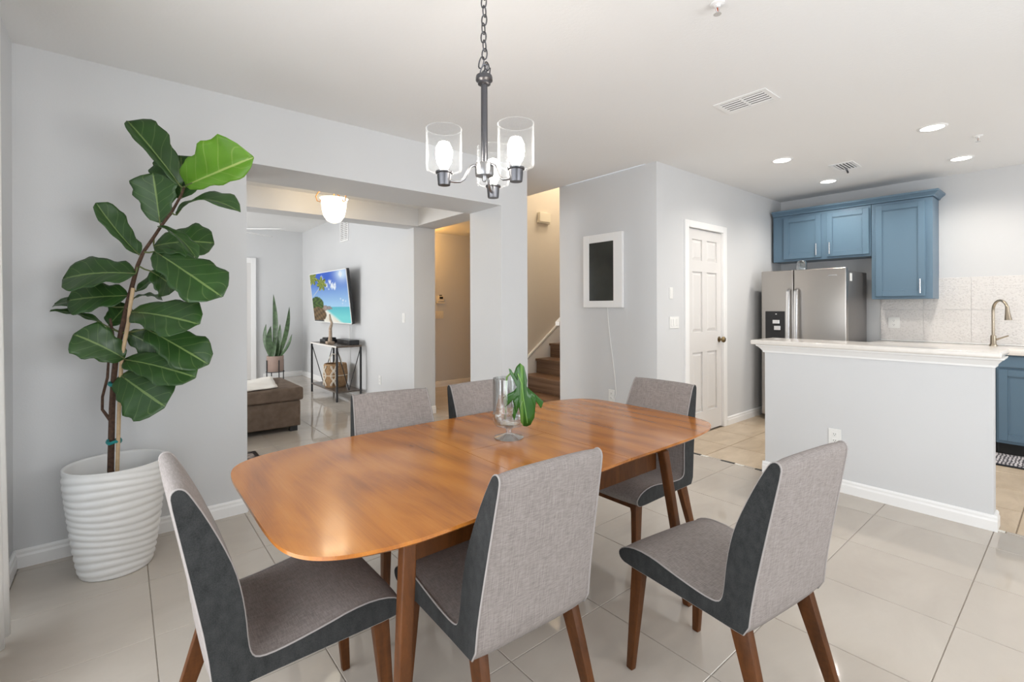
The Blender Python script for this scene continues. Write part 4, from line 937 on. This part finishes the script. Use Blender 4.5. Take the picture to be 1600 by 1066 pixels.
part('finial', lathe([(.009, zz(1.767)), (.009, zz(1.750)), (.005, zz(1.744)), (.001, zz(1.743))], 16), NICKEL, cl, smooth=True)
RT, FW = Vector((.772, -.636, 0)), Vector((.636, .772, 0))
for k, deg in enumerate((200, 320, 80)):
    a = math.radians(deg); d = RT*math.cos(a)+FW*math.sin(a); r = .155
    P3 = lambda rr, z: (d.x*rr, d.y*rr, zz(z))
    arm = [P3(.030, 1.800), P3(.042, 1.803), P3(.055, 1.795), P3(.068, 1.772), P3(.080, 1.748), P3(.095, 1.737), P3(.115, 1.735), P3(.140, 1.737)]
    part('arm', tube(arm, .0055, 10), NICKEL, cl, smooth=True)
    c = (d.x*r, d.y*r, 0)
    so = part('socket_cup', lathe([(.001, zz(1.718)), (.022, zz(1.718)), (.023, zz(1.722)), (.026, zz(1.760)), (.031, zz(1.762)), (.031, zz(1.768)), (.001, zz(1.768))], 28, c), GUN, cl, smooth=True)
    sh = part('glass_shade', lathe([(.028, zz(1.769)), (.056, zz(1.769)), (.064, zz(1.773)), (.066, zz(1.780)), (.066, zz(1.925)), (.0635, zz(1.925)), (.0635, zz(1.781)), (.055, zz(1.772))], 40, c) if False else join(lathe([(.028, zz(1.769)), (.056, zz(1.769)), (.064, zz(1.773)), (.066, zz(1.780)), (.066, zz(1.925)), (.0635, zz(1.925)), (.0635, zz(1.781)), (.055, zz(1.772))], 40, c), tube([(c[0]+.0648*math.cos(2*math.pi*i/40), c[1]+.0648*math.sin(2*math.pi*i/40), zz(1.9255)) for i in range(40)], .0017, 6, closed=True)), SEEDED, cl, smooth=True, label='clear seeded glass cylinder shade')
    part('bulb', lathe([(.012, zz(1.770)), (.016, zz(1.782)), (.026, zz(1.800)), (.031, zz(1.825)), (.030, zz(1.852)), (.020, zz(1.874)), (.001, zz(1.882))], 24, c), BULB, cl, smooth=True, label='glowing light bulb')

# ------------------------------------------------------------------ fiddle leaf fig
pl = thing('fiddle_leaf_fig', (-.02, 3.04, 0), 'tall fiddle-leaf fig in a ribbed white floor pot', 'potted plant')
V, Fc = [], []; nA, nZ = 72, 96
def pot_r(t): return .140+.066*(t**.75)-.006*max(0, t-.85)/.15
for j in range(nZ+1):
    t = j/nZ
    for i in range(nA):
        a = 2*math.pi*i/nA; ph = t*15+.55*math.sin(a*1+.6)+.25*math.sin(2*a+t*9)
        rip = abs(math.sin(math.pi*ph)); amp = .0065*max(0, min(1, (1-t)*14))*min(1, t*20)
        r = pot_r(t)+amp*(rip-.6); V.append((r*math.cos(a), r*math.sin(a), .001+.512*t))
for j in range(nZ):
    for i in range(nA): Fc.append((j*nA+i, j*nA+(i+1) % nA, (j+1)*nA+(i+1) % nA, (j+1)*nA+i))
n0 = len(V)
for (r, z) in ((.201, .516), (.192, .516), (.188, .505), (.176, .36)):
    for i in range(nA): a = 2*math.pi*i/nA; V.append((r*math.cos(a), r*math.sin(a), z))
rows = [nZ*nA]+[n0+k*nA for k in range(4)]
for ra, rb in zip(rows, rows[1:]):
    for i in range(nA): Fc.append((ra+i, ra+(i+1) % nA, rb+(i+1) % nA, rb+i))
Fc.append(tuple(range(nA-1, -1, -1)))
part('pot', (V, Fc), POTM, pl, smooth='all', label='white ribbed floor pot')
part('soil', lathe([(.001, .375), (.10, .372), (.178, .366)], 40), SOIL, pl, smooth=True)
TR = [(-.030,3.05,.37),(-.043,3.054,.472),(-.04,3.051,.614),(-.037,3.049,.771),(-.032,3.045,.897),(-.022,3.036,1.022),(-.002,3.02,1.148),(.02,3.002,1.274),(.042,2.984,1.384),(.062,2.968,1.478),(.084,2.949,1.544),(.123,2.917,1.616),(.154,2.891,1.676),(.191,2.861,1.738),(.228,2.831,1.823),(.24,2.821,1.864)]
world_part('trunk', tube(TR, [.014,.014,.0135,.013,.012,.012,.0115,.011,.010,.009,.008,.0075,.007,.0065,.006,.005], 12), BARK, pl, smooth=True)
world_part('twig', tube([(-.045,3.055,.721),(-.074,3.079,.771),(-.073,3.079,.834),(-.054,3.063,.928),(-.049,3.058,1.023)], [.008,.006,.006,.006,.005], 8), BARK, pl, smooth=True)
world_part('twig', tube([(-.024,3.038,1.022),(-.034,3.046,1.148),(-.043,3.054,1.218)], [.008,.006,.005], 8), BARK, pl, smooth=True)
world_part('stake', tube([(-.016,3.012,.37),(-.018,3.008,.479),(-.010,3.001,.775),(0,2.993,1.024),(.026,2.972,1.20),(.032,2.966,1.274),(.044,2.956,1.367)], .0085, 10), STAKE, pl, smooth=True)
for z, c in ((.617, (-.030, 3.033)), (.90, (-.022, 3.024))):
    world_part('tie', tube([(c[0]+.030*math.cos(2*math.pi*i/20)*.8, c[1]+.036*math.sin(2*math.pi*i/20), z+.004*math.sin(i*.9)) for i in range(20)], [.008]*20, 6, closed=True), TIE, pl, smooth=True)
LV = [((0.225,2.833,1.867),(0.024,2.934,2.169),(-0.045,-0.980,0.196),0.129,0.50,0.020),
((0.245,2.791,1.865),(0.480,2.480,1.972),(-0.548,-0.665,-0.407),0.225,0.35,0.030),
((0.231,2.867,1.814),(0.233,2.891,2.034),(-0.581,-0.705,0.406),0.197,0.20,0.000),
((0.147,2.897,1.688),(0.119,2.869,1.922),(-0.351,-0.913,0.206),0.129,0.25,0.000),
((0.210,2.845,1.726),(0.441,2.590,1.730),(-0.337,-0.409,0.848),0.101,0.40,0.070),
((0.067,2.963,1.531),(-0.094,3.057,1.780),(-0.062,-0.905,0.422),0.095,0.50,-0.030),
((0.124,2.942,1.575),(0.368,2.845,1.600),(-0.509,-0.618,0.600),0.163,0.15,0.020),
((0.139,2.878,1.666),(0.270,2.614,1.494),(0.125,-0.515,0.848),0.062,0.60,0.030),
((0.127,2.901,1.546),(0.365,2.588,1.320),(-0.429,-0.678,0.597),0.152,0.15,0.010),
((0.114,2.951,1.451),(0.216,2.970,1.365),(-0.329,-0.756,0.566),0.112,0.20,0.010),
((0.054,2.948,1.436),(-0.211,3.037,1.406),(-0.450,-0.546,0.707),0.157,0.15,0.020),
((0.025,2.998,1.330),(-0.201,3.120,1.306),(-0.554,-0.673,0.490),0.129,0.15,0.010),
((-0.061,3.094,1.281),(-0.255,3.235,1.288),(-0.337,-0.409,0.848),0.073,0.30,0.020),
((-0.072,3.078,1.192),(-0.264,3.158,1.257),(-0.170,-0.207,0.964),0.051,0.30,0.020),
((0.010,2.985,1.024),(-0.171,2.978,1.150),(-0.574,-0.534,0.621),0.124,0.20,0.020),
((-0.049,3.084,1.185),(0.023,3.077,1.287),(-0.621,-0.754,0.217),0.095,0.20,0.000),
((0.039,2.960,1.249),(0.279,2.633,1.192),(-0.480,-0.583,0.655),0.146,0.15,0.020),
((0.093,2.942,1.167),(0.327,2.723,0.992),(-0.496,-0.603,0.625),0.129,0.20,0.020),
((0.025,3.037,1.146),(0.166,2.998,1.051),(-0.603,-0.732,0.316),0.095,0.20,0.000),
((0.010,2.998,1.017),(0.272,2.691,0.939),(-0.466,-0.566,0.680),0.124,0.15,0.020),
((-0.005,2.997,0.943),(0.157,2.759,0.804),(-0.479,-0.744,0.465),0.168,0.12,0.010),
((0.047,3.005,1.318),(0.161,2.989,1.309),(-0.170,-0.207,0.964),0.051,0.30,0.020),
((0.055,3.012,1.350),(0.182,2.972,1.475),(-0.827,-0.427,0.367),0.067,0.30,0.000)]
WP = [(0, .06), (.06, .40), (.15, .60), (.28, .66), (.42, .74), (.58, .93), (.72, 1.0), (.84, .92), (.93, .66), (.98, .34), (1, .05)]
def wprof(t):
    for (a, wa), (b, wb) in zip(WP, WP[1:]):
        if a <= t <= b:
            s = (t-a)/(b-a); return wa+(wb-wa)*s
    return 0
tpts = [Vector(p) for p in TR]; WF = {0: .78, 1: .64, 5: .80, 7: .8, 2: 1.0, 4: .9, 10: 1.1}; AS = {0: (.55, 1.35), 1: (1.35, .6), 5: (.7, 1.2), 4: (1.2, .8)}
for li, (B, T, Nn, wd, fold, droop) in enumerate(LV):
    B, T, Nn = Vector(B), Vector(T), Vector(Nn); ax = (T-B); L = ax.length; ax.normalize(); nr = (Nn-ax*Nn.dot(ax)).normalized(); sd = ax.cross(nr)
    rnd = random.Random(li); ph = rnd.uniform(0, 6); nu, nv = 18, 12
    V, UV, Fc = [], [], []
    for i in range(nu+1):
        t = i/nu; arch = droop*4*t*(1-t)+rnd.uniform(-.0, .0)
        c = B+ax*(L*t)+nr*arch
        for j in range(nv+1):
            s = 2*j/nv-1; hw = 1.48*wd/2*wprof(t)*(1+.075*math.sin(t*23+ph+(1 if s > 0 else 0)))
            lift = fold*abs(s)*hw*.9 - .35*fold*s*s*hw
            wav = .0045*math.sin(t*17+ph+s*1.4)*abs(s)**1.5 - .002*abs(math.sin(math.pi*(t*7-.55*7*abs(s)*.5)))*(1-abs(s))
            hw *= WF.get(li, 1.0)*(AS.get(li, (1, 1))[1 if s > 0 else 0]); V.append(tuple(c+sd*(s*hw)+nr*(lift+wav))); UV.append((.5+.5*s, t))
    for i in range(nu):
        for j in range(nv): q = i*(nv+1)+j; Fc.append((q, q+1, q+nv+2, q+nv+1))
    vf = shift((V, Fc), (.02, -3.04, 0)); me = mesh_data('leaf', vf, LEAFY if li == 1 else LEAF, recalc=False)
    av = Vector((0, 0, 0))
    for p in me.polygons: av += p.normal*p.area
    if av.dot(Nn) < 0: me.flip_normals()
    uvl = me.uv_layers.new(name='UVMap')
    for lp in me.loops: uvl.data[lp.index].uv = UV[lp.vertex_index]
    for p in me.polygons: p.use_smooth = True
    o = obj('leaf', me, pl)
    if li == 1: o['label'] = 'bright yellow-green young leaf'
    sm = o.modifiers.new('thick', 'SOLIDIFY'); sm.thickness = .0012; sm.offset = 0
    near = min(tpts, key=lambda p: (p-B).length)
    if (near-B).length > .012:
        pe = part('leaf_stalk', shift(tube([tuple(near), tuple(near.lerp(B, .5)+Vector((0, 0, -.004))), tuple(B), tuple(B+ax*L*.12+nr*(droop*.4+.001))], [.0045, .004, .0035, .0025], 8), (.02, -3.04, 0)), plain('leaf_stalk_green', (.12, .15, .05), .6) if li == 0 else bpy.data.materials['leaf_stalk_green'] if 'leaf_stalk_green' in bpy.data.materials else plain('leaf_stalk_green', (.12, .15, .05), .6), o, smooth=True)
